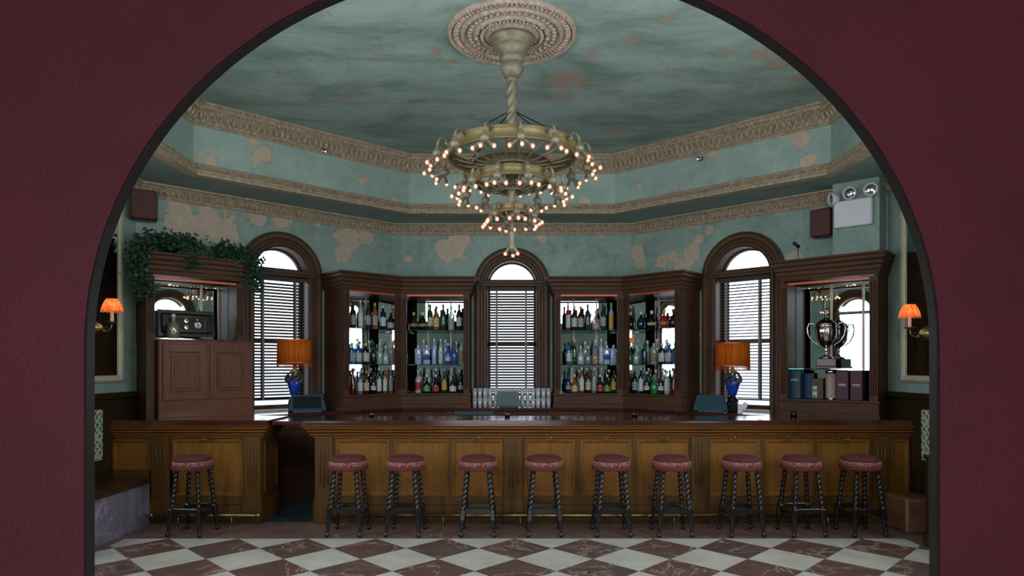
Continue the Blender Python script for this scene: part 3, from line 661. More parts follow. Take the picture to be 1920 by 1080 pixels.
# ================================================================== CABINETS
H = 1.84
ZB = 1.08
def cabinet(name, label, fr, xL, xR, d, mL=False, mR=False, shelves=(), zo0=.2, zo1=1.60, base=True, strips=(), cat='cabinet', group=None, toe=(0, 0)):
    Lx = xR - xL; sk = d * math.tan(ANG / 2); bl = -sk if mL else 0; br = Lx + (sk if mR else 0)
    root = empty(name, fr.w(xL, -d, ZB), fr.rz, label, cat, group)
    poly = [(0, 0), (Lx, 0), (br, d - .005), (bl, d - .005)]
    def ins(e, f=0):   # inset polygon
        return [(e, f), (Lx - e, f), (br - e, d - .03), (bl + e, d - .03)]
    mb = MB(); mb.prism(poly, H - .24, H - .01)
    if base: mb.prism(poly, 0, zo0)
    mb.prism([(bl, d - .018), (br, d - .018), (br, d - .005), (bl, d - .005)], zo0, H - .24)
    if not mL: mb.box(0, .035, .0, d - .018, 0 if not base else zo0, H - .24)
    if not mR: mb.box(Lx - .035, Lx, .0, d - .018, 0 if not base else zo0, H - .24)
    mb.build('carcass', M['wood'], root)
    s = .085
    for x in (0.0, Lx - s):
        mb = MB(); mb.box(x, x + s, -.012, .03, zo0 if base else 0, zo1)
        for k in (.25, .5, .75): mb.tube([(x + s * k, -.012, zo0 + .06), (x + s * k, -.012, zo1 - .06)], .006, 6)
        mb.build('stile', M['wood'], root)
    path = ([(0, d)] if not mL else []) + [(0, 0), (Lx, 0)] + ([(Lx, d)] if not mR else [])
    pre = (-CA, -SA) if mL else None; post = (Lx + CA, -SA) if mR else None
    mb = MB(); mb.sweep(path, [(0, H - .225), (.012, H - .225), (.02, H - .19), (.035, H - .18), (.035, H - .14), (.055, H - .125), (.055, H - .09), (.08, H - .07), (.08, H - .035), (.1, H - .022), (.1, H), (-.02, H)], pre=pre, post=post)
    mb.build('cornice', M['woodx'], root)
    if base:
        mb = MB(); mb.sweep(path, [(0, 0), (.018, 0), (.018, .05), (.01, .06), (.01, zo0 - .03), (.02, zo0 - .02), (.02, zo0), (0, zo0)], pre=pre, post=post); mb.build('base_board', M['woodx'], root)
    mx0, mx1 = bl + .04, br - .04; mid = (mx0 + mx1) / 2
    for a, b in ((mx0, mid - .001), (mid + .001, mx1)):
        yy = lambda x: d - .026 - toe[0] * (mx1 - x) / (mx1 - mx0) - toe[1] * (x - mx0) / (mx1 - mx0)
        mb = MB(); mb.prism([(a, yy(a)), (b, yy(b)), (b, yy(b) + .006), (a, yy(a) + .006)], zo0, zo1); mb.build('mirror', M['mirror'], root)
    for x in (strips or (Lx * .33, Lx * .68)):
        mb = MB(); mb.box(x - .011, x + .011, yy(x) - .011, yy(x) - .003, zo0 + .01, zo1 - .01); mb.build('shelf_standard', M['standard'], root)
    mb = MB(); mb.box(s, Lx - s, .0, .03, zo1 - .03, zo1 - .005); mb.build('copper_strip', M['copper'], root)
    for z in shelves:
        mb = MB(); mb.prism(ins(.045, .05), z - .011, z); mb.build('glass_shelf', M['shelfg'], root)
    return root
dm = .55; tk = dm * math.tan(ANG / 2)
CABS = {}
CABS['A'] = (cabinet('liquor_cabinet', 'mirrored liquor cabinet right of the left window, on the angled wall', BL, WL - 1.10, WL - tk, dm, False, True, (.61, 1.10), toe=(0, .1001)), BL, dm, 'left angled cabinet')
CABS['B'] = (cabinet('liquor_cabinet', 'mirrored liquor cabinet just left of the middle window', BK, tk, 1.18, dm, True, False, (.61, 1.10)), BK, dm, 'left flat cabinet')
CABS['C'] = (cabinet('liquor_cabinet', 'mirrored liquor cabinet just right of the middle window', BK, LB - 1.18, LB - tk, dm, False, True, (.61, 1.10)), BK, dm, 'right flat cabinet')
CABS['D'] = (cabinet('liquor_cabinet', 'mirrored liquor cabinet left of the right window, on the angled wall', BR, tk, 1.10, dm, True, False, (.61, 1.10), toe=(.10, 0)), BR, dm, 'right angled cabinet')
cE = cabinet('display_cabinet', 'ivy-topped display cabinet with framed medals at the left corner', BL, .0, 1.05, .44, shelves=(), zo0=.90, zo1=1.58, base=False, strips=(.70, .90))
mb = MB(); mb.prism([(.05, .06), (1.0, .06), (1.0, .41), (.05, .41)], .885, .903); mb.build('glass_shelf', M['shelfg'], cE)
# protruding cupboard of the left cabinet
mb = MB(); mb.bbox(.10, 1.13, -.10, .40, .0, .88, .006); mb.bbox(.09, 1.14, -.115, .40, .865, .885, .005); mb.box(.10, 1.13, -.108, -.1, 0, .19); mb.build('cupboard', M['door'], cE)
for x0, x1 in ((.14, .60), (.63, 1.09)):
    mb = MB(); mb.bbox(x0, x1, -.118, -.1, .21, .835, .004)
    mb.sweep([(x0 + .075, .30), (x0 + .075, .75), (x1 - .075, .75), (x1 - .075, .30)], [(0, -.118), (.004, -.126), (.014, -.124), (.02, -.11), (.035, -.108)], lambda u, v, h: (u, h, v), closed=True)
    o = mb.build('cupboard_door', M['door'], cE)
    mb = MB(); mb.bbox(x0 + .11, x1 - .11, -.126, -.112, .335, .715, .012); mb.build('door_panel', wood('cupboard_panel_oak', '#482a19', '#74472a', .45, 'z', 0), o)
cF = cabinet('display_cabinet', 'display cabinet with silver trophy cup at the right corner', BR, WL - 1.05, WL - .0, .44, shelves=(.56,), zo0=.20, zo1=1.58, strips=(.45, .80))

# side mirrors
for sx, wh in ((-1, 'left'), (1, 'right')):
    root = empty('wall_mirror', (sx * 4.298, 6.3, 1.5), 0, 'tall cream framed mirror on the %s wall behind the sconce' % wh, 'mirror', 'cream framed wall mirrors')
    x = -sx
    mb = MB(); a, b = sorted((x * .005, x * .02)); mb.box(a, b, .25, .84, .06, 1.9); mb.build('glass', M['mirror'], root)
    mb = MB(); mb.sweep([(.23, .04), (.23, 1.93), (.86, 1.93), (.86, .04)], [(-.04, .0), (-.04, .03), (-.02, .045), (.02, .04), (.03, .022)], lambda u, v, h: (x * h, u, v), closed=True); mb.build('frame', M['cream'], root)
# ================================================================== END PART 2
# ================================================================== STOOLS
def splay(top, bot):
    """matrix that maps the z axis 0..1 from bot to top"""
    d = Vector(top) - Vector(bot); q = Vector((0, 0, 1)).rotation_difference(d.normalized())
    return Matrix.Translation(bot) @ q.to_matrix().to_4x4(), d.length
def make_stool():
    root = empty('bar_stool', (0, 0, 0), 0, 'x', 'bar stool', 'twist-legged stools along the bar')
    mb = MB(); mb.lathe([(.001, .778), (.09, .777), (.14, .771), (.168, .758), (.176, .742), (.168, .728), (.17, .70)][::-1] , 36, cap=True); mb.build('seat_cushion', M['velvet'], root)
    mb = MB(); mb.lathe([(.182, .682), (.190, .684), (.193, .70), (.192, .716), (.184, .728), (.166, .728)], 40, cap=False); mb.build('braid_band', M['braid'], root)
    mb = MB(); mb.lathe([(.17, .70), (.19, .69), (.199, .664), (.197, .646), (.19, .645), (.17, .69)], 72, cap=False, fn=lambda a, z: 1 + (.016 * math.sin(a * 36) if z < .68 else 0)); mb.build('tassel_fringe', M['fringe'], root)
    mb = MB(); mb.lathe([(.165, .645), (.175, .65), (.175, .695), (.16, .70)], 32); mb.build('seat_frame', M['black'], root)
    for k in range(4):
        a = PI / 4 + k * PI / 2; ca, sa = math.cos(a), math.sin(a)
        mb = MB(); Mx, Ln = splay((ca * .150, sa * .150, .66), (ca * .232, sa * .232, 0)); mb.M = Mx
        mb.lathe([(.012, 0), (.019, .006), (.023, .02), (.019, .035), (.013, .042), (.015, .05), (.020, .09), (.023, .11), (.016, .145), (.024, .152), (.017, .16)], 12)
        mb.bbox(-.024, .024, -.024, .024, .16, .27, .006)
        zz = [.27 + (Ln - .31) * i / 40 for i in range(41)]; N = 12; R = []
        mb.smooth = True
        for z in zz:
            w = []
            for j in range(N):
                b = 2 * PI * j / N; r = .0195 * (1 + .26 * math.cos(2 * (b - z * 62)))
                w.append(mb.av((r * math.cos(b), r * math.sin(b), z)))
            R.append(w)
        for u, v in zip(R, R[1:]):
            for j in range(N): mb.af((u[j], u[(j + 1) % N], v[(j + 1) % N], v[j]))
        mb.smooth = False
        mb.lathe([(.017, Ln - .045), (.021, Ln - .03), (.02, Ln)], 12)
        mb.M = None; mb.build('leg', M['black'], root)
    def at(k, z):
        a = PI / 4 + k * PI / 2; f = 1 - z / .66; r = .150 + .082 * f; return (math.cos(a) * r, math.sin(a) * r)
    for k, z in ((0, .25), (2, .25), (1, .205), (3, .205)):
        (x0, y0), (x1, y1) = at(k, z), at((k + 1) % 4, z); d = Vector((x1 - x0, y1 - y0)); L_ = d.length
        mb = MB(); mb.M = Matrix.Translation(((x0 + x1) / 2, (y0 + y1) / 2, z)) @ Matrix.Rotation(math.atan2(d.y, d.x), 4, 'Z'); mb.bbox(-L_ / 2 + .018, L_ / 2 - .018, -.011, .011, -.024, .024, .004); mb.build('stretcher', M['black'], root)
    return root
stool0 = make_stool()
ST = [(362, -5, 'black twist-legged bar stool with maroon seat, before the short left bar section'),
      (653, -2, 'black twist-legged bar stool nearest the gap, at the left end of long bar'),
      (761, -3, 'second maroon bar stool from left along the long bar'),
      (897, 0, 'third maroon bar stool from left along the long bar, brownish legs'),
      (1020, 0, 'maroon bar stool just right of the central bar pilaster, seen squarely'),
      (1146, 1, 'fifth maroon bar stool from left along the long bar'),
      (1259, 1, 'maroon bar stool just left of the pilaster right of centre'),
      (1390, 3, 'third maroon bar stool from the right end of long bar'),
      (1502, 5, 'second maroon bar stool from the right end of long bar'),
      (1613, 5, 'last maroon bar stool at the right end, beside the red stone block')]
for i, (px, rot, lab) in enumerate(ST):
    o = stool0 if i == 0 else copy_tree(stool0)
    o.location = ((px - 960) * 6.555 / F, 6.555, 0); o.rotation_euler.z = math.radians(rot); o['label'] = lab

# ================================================================== BOTTLES
def bm(name, col, glass=True):
    if name in M: return M[name]
    if col.startswith('~'):
        c = hexc(col[1:]); M[name] = glassy(name, tuple(.35 + .65 * x for x in c[:3]), .14, .05, .42, c[:3])
    else:
        m, nt, bs = nmat(name); bs.inputs['Base Color'].default_value = hexc(col); bs.inputs['Roughness'].default_value = .08; bs.inputs['Coat Weight'].default_value = .5; M[name] = m
    return M[name]
GL = dict(clear='~cfdfdd', green='#0f3a1e', lime='#1c7a3a', black='#0c0e10', brown='#2c150c', red='#5a0f16', crimson='#a11a1c', amber='#8a4a16', blue='#1f4f9a', aqua='#1c6c94', navy='#101c38', frost='#8fa3c4', pale='~b9d6c8', smoke='~8d97a0', pink='~c9a0a0', teal='#123338')
LB_ = dict(white='#cfd3cf', cream='#c3b68c', grey='#9ea3a6', tan='#a08a68', blue='#3c4fa0', redl='#a8323a', greenl='#5f9a5c', yellow='#c79a35', pale='#b7c4cf')
CP = dict(black='#131313', gold='#b58a3c', silver='#b9bcc0', red='#8a1c1c', white='#c9c9c9', wood='#6b4526')
# type: (profile of (radius, z), label z range, label radius, cap (radius, z0, z1), square?)
TY = {
 'wine':   ([(.034, 0), (.036, .004), (.036, .19), (.030, .215), (.016, .235), (.0135, .25), (.0135, .295)], (.05, .15, .0368), (.0150, .27, .305), 0),
 'whisky': ([(.036, 0), (.038, .004), (.038, .17), (.034, .19), (.018, .208), (.014, .22), (.014, .26)], (.04, .14, .0388), (.0160, .25, .285), 0),
 'slim':   ([(.028, 0), (.030, .004), (.030, .2), (.024, .225), (.013, .245), (.012, .3)], (.03, .18, .0308), (.0140, .29, .325), 0),
 'square': ([(.95, 0), (1, .004), (1, .17), (.9, .185), (.40, .2), (.36, .21), (.36, .24)], (.03, .14, 1.02), (.0160, .225, .26), (.038, .032)),
 'block':  ([(.95, 0), (1, .004), (1, .19), (.9, .2), (.30, .207), (.30, .215)], (.06, .12, 1.02), (.0170, .21, .245), (.043, .032)),
 'squat':  ([(.042, 0), (.046, .006), (.047, .09), (.042, .115), (.024, .145), (.014, .165), (.014, .21)], (.02, .085, .048), (.0170, .2, .235), 0),
 'flask':  ([(.03, 0), (.045, .02), (.054, .06), (.05, .1), (.028, .135), (.014, .15), (.014, .18)], (.045, .075, .0555), (.0190, .175, .215), 0),
 'cone':   ([(.042, 0), (.044, .004), (.038, .1), (.026, .2), (.014, .25), (.0125, .29)], None, (.0150, .285, .315), 0),
 'round':  ([(.034, 0), (.037, .004), (.037, .12), (.034, .15), (.018, .18), (.013, .2), (.013, .25)], (.045, .095, .0378), (.0150, .24, .27), 0),
}
TW = dict(wine='tall bottle', whisky='broad bottle', slim='slim bottle', square='square bottle', block='block bottle', squat='squat bottle', flask='rounded flask', cone='tapering bottle', round='short bottle')
MC = {}
def bottle_meshes(ty, gl, lb, cp):
    prof, lz, cap, sq = TY[ty]
    k = ('b', ty, gl)
    if k not in MC:
        mb = MB()
        if sq: mb.sbox(prof, sq[0], sq[1])
        else: mb.lathe(prof, 16)
        MC[k] = mb.mesh('bottle_glass', bm('bottle_' + gl, GL[gl]))
    kl = ('l', ty, lb)
    if lb and lz and kl not in MC:
        mb = MB()
        if sq: mb.sbox([(lz[2], lz[0]), (lz[2], lz[1])], sq[0], sq[1])
        else: mb.lathe([(lz[2], lz[0]), (lz[2] + .0002, (lz[0] + lz[1]) / 2), (lz[2], lz[1])], 18, cap=False)
        n = 'label_' + lb
        if n not in M:
            m, nt, bs = nmat(n); v = mapping(nt, (1, 1, 1)); f = noise(nt, v, 70, 2)
            nt.links.new(ramp(nt, f, [(.42, tuple(x * .35 for x in hexc(LB_[lb])[:3]) + (1,)), (.5, hexc(LB_[lb]))]), bs.inputs['Base Color']); bs.inputs['Roughness'].default_value = .6; M[n] = m
        MC[kl] = mb.mesh('paper_label', M[n])
    kc = ('c', ty, cp)
    if kc not in MC:
        mb = MB(); r, a, b = cap; mb.lathe([(r * .95, a), (r, a + .003), (r, b - .003), (r * .9, b)], 12)
        n = 'cap_' + cp
        if n not in M: M[n] = simple(n, CP[cp], .35, .3 if cp in ('gold', 'silver') else 0)
        MC[kc] = mb.mesh('cap', M[n])
    return MC[k], (MC[kl] if lb and lz else None), MC[kc]
ORD = ['first', 'second', 'third', 'fourth', 'fifth', 'sixth', 'seventh', 'eighth', 'ninth', 'tenth', 'eleventh']
CW = dict(clear='clear', green='dark green', lime='bright green', black='black', brown='dark brown', red='dark red', crimson='crimson', amber='amber', blue='blue', aqua='aqua blue', navy='navy', frost='frosted', pale='pale green', smoke='smoky', pink='pinkish', teal='dark teal')
LW = dict(white='white', cream='cream', grey='grey', tan='tan', blue='blue', redl='red', greenl='green', yellow='yellow', pale='pale')
def put_bottle(P3, rz, ty, gl, lb, cp, label, group, sc=1.0):
    a, b, c = bottle_meshes(ty, gl, lb, cp)
    o = inst('bottle', a, None, P3, rz); tag(o, label, 'bottle', group); o.scale = (sc, sc, sc * 1.07)
    if b: inst('paper_label', b, o)
    inst('cap', c, o)
    return o
SH = {'top': ZB + 1.101, 'middle': ZB + .611, 'bottom': ZB + .201}
BND = {'A': (WL - 1.10 + .037, WL), 'B': (0, 1.18 - .037), 'C': (LB - 1.18 + .037, LB), 'D': (0, 1.10 - .037)}
def spread_out(cab, y, pxs, halves):
    """positions along the shelf for the photo columns, kept apart and clear of the cabinet sides"""
    root, fr, d, cname = CABS[cab]; n = (math.sin(fr.rz), -math.cos(fr.rz), 0); out = []; lo, hi = BND[cab]
    for px, h in zip(pxs, halves):
        q = ray(px, 685, fr.w(0, -d + y, 1), n) - Vector((fr.o[0], fr.o[1], 0)); lx = max(q.x * fr.c + q.y * fr.s, lo + h + .002); lo = lx + h; out.append(lx)
    for i in reversed(range(len(out))): out[i] = min(out[i], hi - halves[i] - .002); hi = out[i] - halves[i]
    return out
SCL = {'top': 1.14, 'middle': 1.06, 'bottom': 1.06}
def half_of(ty, k): return k * ((TY[ty][3][0] + .001) if TY[ty][3] else max(r for r, z in TY[ty][0]) + .001)
def shelf_row(cab, shelf, items, y=.20):
    root, fr, d, cname = CABS[cab]
    xs = spread_out(cab, y, [i[0] for i in items], [half_of(i[1], SCL[shelf]) for i in items])
    for i, ((px, ty, gl, lb, cp), lx) in enumerate(zip(items, xs)):
        de = CW[gl] + ' ' + TW[ty] + (', ' + LW[lb] + ' label' if lb and TY[ty][1] else '')
        put_bottle(fr.w(lx, -d + y, SH[shelf]), fr.rz + .06 * random.uniform(-1, 1), ty, gl, lb, cp, '%s, %s from left on %s shelf, %s' % (de, ORD[i], shelf, cname), 'bottles on the %s shelf, %s' % (shelf, cname), SCL[shelf])
R = shelf_row
R('A', 'top', [(662, 'whisky', 'brown', 'grey', 'black'), (676, 'slim', 'clear', 'white', 'silver'), (690, 'wine', 'teal', 'grey', 'black'), (703, 'wine', 'amber', 'grey', 'gold'), (718, 'whisky', 'navy', 'white', 'silver'), (733, 'squat', 'brown', 'pale', 'gold'), (748, 'squat', 'teal', None, 'silver')])
R('A', 'middle', [(660, 'square', 'aqua', 'pale', 'silver'), (672, 'square', 'blue', 'white', 'silver'), (686, 'square', 'black', 'white', 'silver'), (700, 'round', 'black', None, 'black'), (712, 'round', 'pale', None, 'silver'), (723, 'squat', 'clear', None, 'silver'), (735, 'square', 'pale', 'grey', 'silver'), (746, 'round', 'clear', 'grey', 'silver')])
R('A', 'bottom', [(661, 'cone', 'red', None, 'red'), (675, 'whisky', 'smoke', 'white', 'silver'), (687, 'whisky', 'brown', 'cream', 'gold'), (700, 'round', 'black', 'white', 'black'), (711, 'slim', 'green', 'white', 'white'), (722, 'slim', 'amber', 'white', 'gold'), (733, 'slim', 'smoke', 'grey', 'silver'), (745, 'round', 'black', 'white', 'black')])
R('B', 'top', [(776, 'flask', 'brown', 'tan', 'gold'), (787, 'flask', 'black', 'tan', 'silver'), (802, 'wine', 'green', 'cream', 'green' if False else 'black'), (816, 'whisky', 'amber', 'cream', 'black'), (831, 'wine', 'green', None, 'black'), (846, 'whisky', 'clear', 'grey', 'silver'), (861, 'wine', 'brown', 'white', 'black')])
R('B', 'middle', [(784, 'block', 'frost', 'pale', 'silver'), (800, 'block', 'frost', 'blue', 'silver'), (814, 'slim', 'frost', None, 'silver'), (826, 'slim', 'clear', 'pale', 'silver'), (840, 'round', 'blue', 'white', 'silver'), (852, 'round', 'blue', None, 'black'), (865, 'slim', 'clear', 'tan', 'wood')])
R('B', 'bottom', [(784, 'whisky', 'clear', 'redl', 'silver'), (800, 'squat', 'black', 'greenl', 'silver'), (817, 'squat', 'black', 'redl', 'silver'), (833, 'whisky', 'green', 'yellow', 'black'), (849, 'squat', 'brown', 'white', 'red'), (864, 'round', 'navy', 'grey', 'black')])
R('C', 'top', [(1065, 'slim', 'crimson', 'white', 'white'), (1077, 'whisky', 'brown', 'pale', 'silver'), (1089, 'whisky', 'brown', 'grey', 'gold'), (1102, 'wine', 'teal', None, 'black'), (1117, 'squat', 'pink', 'grey', 'silver'), (1131, 'wine', 'green', 'grey', 'black'), (1146, 'slim', 'clear', 'yellow', 'gold')])
R('C', 'middle', [(1066, 'whisky', 'aqua', 'white', 'blue' if False else 'black'), (1077, 'wine', 'green', None, 'gold'), (1089, 'squat', 'clear', None, 'silver'), (1101, 'squat', 'smoke', None, 'silver'), (1113, 'squat', 'pink', 'tan', 'wood'), (1124, 'slim', 'clear', 'pale', 'silver'), (1136, 'block', 'frost', 'blue', 'silver'), (1150, 'block', 'frost', None, 'silver')])
R('C', 'bottom', [(1065, 'round', 'navy', 'grey', 'black'), (1077, 'squat', 'amber', 'cream', 'silver'), (1091, 'slim', 'amber', 'white', 'silver'), (1103, 'whisky', 'brown', 'cream', 'black'), (1114, 'slim', 'smoke', 'grey', 'silver'), (1125, 'squat', 'black', 'redl', 'silver'), (1137, 'squat', 'black', 'greenl', 'silver'), (1149, 'whisky', 'green', 'yellow', 'black')])
R('D', 'top', [(1182, 'flask', 'black', None, 'silver'), (1202, 'flask', 'navy', None, 'silver'), (1222, 'flask', 'black', 'cream', 'silver'), (1245, 'flask', 'crimson', 'tan', 'gold'), (1263, 'flask', 'black', None, 'red')])
R('D', 'middle', [(1181, 'squat', 'lime', None, 'silver'), (1193, 'squat', 'pale', None, 'silver'), (1208, 'square', 'teal', None, 'black'), (1226, 'square', 'pale', 'tan', 'silver'), (1241, 'square', 'black', 'white', 'silver'), (1254, 'square', 'blue', 'white', 'silver'), (1266, 'square', 'aqua', None, 'silver')])
R('D', 'bottom', [(1180, 'round', 'black', None, 'silver'), (1190, 'whisky', 'black', 'grey', 'black'), (1202, 'slim', 'black', 'white', 'silver'), (1213, 'round', 'black', 'white', 'silver'), (1227, 'squat', 'lime', None, 'gold'), (1239, 'round', 'brown', 'white', 'black'), (1251, 'whisky', 'clear', 'white', 'silver'), (1264, 'cone', 'red', None, 'red')])
def back_row(cab, shelf, pxs, cols):
    root, fr, d, cname = CABS[cab]; y = .31
    xs = spread_out(cab, y, pxs, [half_of('whisky', 1.12)] * len(pxs))
    for i, lx in enumerate(xs):
        gl = cols[i % len(cols)]
        put_bottle(fr.w(lx, -d + y, SH[shelf]), fr.rz, 'whisky' if i % 2 else 'wine', gl, None, 'silver', '%s silver-capped bottle, %s from left in back row, %s shelf, %s' % (CW[gl], ORD[i], shelf, cname), 'back row bottles on the %s shelf, %s' % (shelf, cname), 1.10)
for cab, a, b in (('A', 664, 742), ('B', 788, 862), ('C', 1072, 1142), ('D', 1190, 1256)):
    back_row(cab, 'bottom', [a + (b - a) * k / 5 for k in range(6)], ['clear', 'smoke', 'brown'] if cab in 'AC' else ['smoke', 'clear', 'teal'])
    back_row(cab, 'middle', [a + 6 + (b - a - 12) * k / 3 for k in range(4)], ['clear', 'pale'] if cab in 'AD' else ['frost', 'clear'])

# ================================================================== COUNTER THINGS
# tumblers before the middle window, two tiers
mb = MB(); mb.lathe([(.026, 0), (.029, .003), (.035, .133), (.033, .133), (.0275, .008), (.001, .008)], 16, cap=False); mb.af([mb.av((0.026 * math.cos(2 * PI * k / 16), 0.026 * math.sin(2 * PI * k / 16), 0)) for k in range(16)][::-1]); tm = mb.mesh('tumbler', M['tumbler'])
for tier in range(2):
    for row in range(2):
        for k in range(15):
            x = -.54 + k * .0765
            if tier == 1 and row == 1 and k % 2: continue
            yy = 9.46 + row * .075
            o = inst('tumbler', tm, None, (x, yy, 1.079 + tier * .134), 0)
            side = 'left' if x < -.19 else ('right' if x > .06 else 'behind')
            lab = {'left': 'clear tumbler in the %s tier %s row, left of the middle till screen', 'right': 'clear tumbler in the %s tier %s row, right of the middle till screen', 'behind': 'clear tumbler in the %s tier %s row, behind the middle till screen'}[side] % (('lower', 'upper')[tier], ('front', 'back')[row])
            tag(o, lab, 'glass', 'tumblers %s %s tier %s row' % (side, ('lower', 'upper')[tier], ('front', 'back')[row]))
# till screens
def terminal(loc, rz, w, h, label, lean=.35, open_=True):
    root = empty('till_screen', loc, rz, label, 'till', 'tills on the back counter')
    mb = MB(); mb.bbox(-w * .38, w * .38, -.02, .09, 0, .03, .006); mb.build('base', M['pos'], root)
    T = Matrix.Translation((0, -.02, .028)) @ Matrix.Rotation(-lean, 4, 'X')
    mb = MB(); mb.M = T @ Matrix.Rotation(PI / 2, 4, 'X') @ Matrix.Translation((0, 0, -.035)); mb.prism([(-w / 2, 0), (w / 2, 0), (w / 2, .02), (w * .41, h), (-w * .41, h), (-w / 2, .02)], 0, .035); mb.build('casing', M['pos'], root)
    if open_:
        mb = MB(); mb.M = T; mb.bbox(-w / 2 + .06, w / 2 - .06, -.004, .004, .03, h - .03, .002); mb.build('screen', M['pos2'], root)
    return root
terminal((-2.58, 8.27, 1.08), .35, .46, .23, 'dark teal till screen before the left window, below the lamp', .55)
terminal((-.055, 9.235, 1.08), 0, .35, .20, 'grey till screen back among the tumblers, before the middle window', .12, False)
terminal((2.52, 8.33, 1.08), -.35, .42, .22, 'dark teal till screen before the right window, below the lamp', .55, False)
mb = MB(); mb.bbox(-.03, .03, -.02, .02, 0, .11, .004); mb.M = Matrix.Translation((.03, -.03, .05)) @ Matrix.Rotation(.5, 4, 'Y'); mb.bbox(-.03, .03, -.004, .004, 0, .09, .002); tag(mb.build('card_reader', M['white'], None, (2.86, 8.22, 1.08), -.4), 'small pale card reader on counter right of the right till screen', 'card reader')
# small votive holders on the bar top
for px, yy, lab in ((697, 7.38, 'small dark glass votive holder on bar top, before the left angled cabinet'), (951, 7.38, 'small dark glass votive holder on bar top, before the middle window'), (1190, 7.38, 'small dark glass votive holder on bar top, before the right angled cabinet'), (1488, 7.38, 'small dark glass votive holder on bar top, before the trophy cabinet')):
    root = empty('votive_holder', ((px - 960) * yy / F, yy, 1.1), .2, lab, 'candle holder', 'votive holders on the bar')
    mb = MB(); mb.sbox([(1, 0), (1, .055), (.82, .055), (.82, .012), (.5, .012)], .027, .027, p=8); mb.build('glass_cup', bm('bottle_black', GL['black']), root)
    mb = MB(); mb.lathe([(.015, .0125), (.015, .03), (.003, .031)], 12); mb.build('candle', M['candle'], root)

# table lamps with orange fringed shades
def table_lamp(loc, rz, zt, label):
    root = empty('table_lamp', loc, rz, label, 'lamp', 'orange shaded lamps on the back counter')
    mb = MB(); mb.bbox(-.07, .07, -.07, .07, 0, .14, .012); mb.lathe([(.075, .14), (.07, .16), (.04, .18), (.045, .2)], 20); mb.build('pedestal', M['black'], root)
    mb = MB(); mb.lathe([(.03, .20), (.05, .215), (.062, .26), (.085, .33), (.095, .37), (.085, .41), (.05, .44), (.035, .46)], 28); mb.build('blue_vase', M['blue'], root)
    mb = MB()
    for k in range(7):
        a = 2 * PI * k / 7; pts = [(math.cos(a + t * 1.2) * (.045 + .06 * math.sin(PI * t)), math.sin(a + t * 1.2) * (.045 + .06 * math.sin(PI * t)), .33 + .19 * t) for t in [i / 8 for i in range(9)]]
        mb.tube(pts, [.006, .014, .018, .019, .018, .016, .013, .01, .005], 6)
    mb.build('striped_leaves', M['zebra'], root)
    mb = MB(); mb.lathe([(.04, .46), (.045, .48), (.025, .5), (.035, .53), (.02, .56), (.012, .58)], 16); mb.ball((.02, -.03, .50), .026, 8); mb.ball((-.025, -.02, .52), .022, 8); mb.build('gilt_neck', M['ribbon'], root)
    mb = MB(); mb.tube([(0, 0, .57), (0, 0, zt - .05)], .006, 8)
    for k in range(3):
        a = k * 2 * PI / 3; mb.tube([(0, 0, zt - .05), (.2 * math.cos(a), .2 * math.sin(a), zt - .02)], .003, 5)
    mb.build('stem', M['brass'], root)
    mb = MB(); h = .30; mb.lathe([(.212, zt - h), (.214, zt - h), (.211, zt), (.209, zt)], 96, cap=False, fn=lambda a, z: 1 + .010 * math.sin(a * 48)); mb.build('lamp_shade', M['shade'], root)
    mb = MB(); mb.lathe([(.2165, zt - .012), (.2165, zt + .002)], 48, cap=False); mb.build('upper_trim', M['copper'], root)
    mb = MB(); mb.lathe([(.219, zt - h), (.219, zt - h + .012)], 48, cap=False); mb.build('lower_trim', M['copper'], root)
    mb = MB()
    for k in range(90):
        a = 2 * PI * k / 90; x, y = .212 * math.cos(a), .212 * math.sin(a); mb.tube([(x, y, zt - h + .005), (x * 1.003, y * 1.003, zt - h - .055 - .006 * random.random())], .0022, 4)
    fr = mb.build('bead_fringe', M['shade'], root); fr['kind'] = 'stuff'
    mb = MB(); mb.ball((0, 0, zt - .15), .03, 10); mb.build('light_bulb', M['white'], root)
    return root
table_lamp((-2.805, 8.455, 1.08), .2, .925, 'orange fringed lamp with blue vase base before the left window')
table_lamp((2.835, 8.43, 1.08), 1.1, .885, 'orange fringed lamp with blue vase base before the right window')

# ---------------------------------------------------------------- left display cabinet contents
z0 = ZB + .904
root = empty('framed_medals', BL.w(.47, -.28, z0), BL.rz, 'black box frame of medals and badge standing on glass shelf in left display cabinet', 'picture frame')
T = Matrix.Rotation(-.10, 4, 'X'); w, h = .30, .30
mb = MB(); mb.M = T; mb.box(-w, w, .012, .02, .04, h); mb.build('backing', M['pos2'], root)
mb = MB(); mb.M = T; mb.sweep([(-w, .035), (-w, h + .02), (w, h + .02), (w, .035)], [(-.01, -.012), (-.01, .02), (.045, .02), (.045, -.0), (.03, -.014)], lambda u, v, q: (u, q, v), closed=True); mb.build('frame', M['dark'], root)
mb = MB(); mb.M = T
for a in (((-.2, .095), (.2, .095)), ((-.2, .26), (.2, .26)), ((-.2, .095), (-.2, .26)), ((.2, .095), (.2, .26))): mb.tube([(a[0][0], .008, a[0][1]), (a[1][0], .008, a[1][1])], .0045, 4)
mb.build('gilt_line', M['ribbon'], root)
mb = MB(); mb.M = T
for (x, z, r) in ((-.005, .215, .033), (-.005, .14, .033)): mb.M = T @ Matrix.Translation((x, .009, z)) @ Matrix.Rotation(PI / 2, 4, 'X'); mb.lathe([(r * .8, 0), (r * .85, .006), (r * .6, .008)], 20, sy=1.25)
mb.build('medal', M['steel'], root)
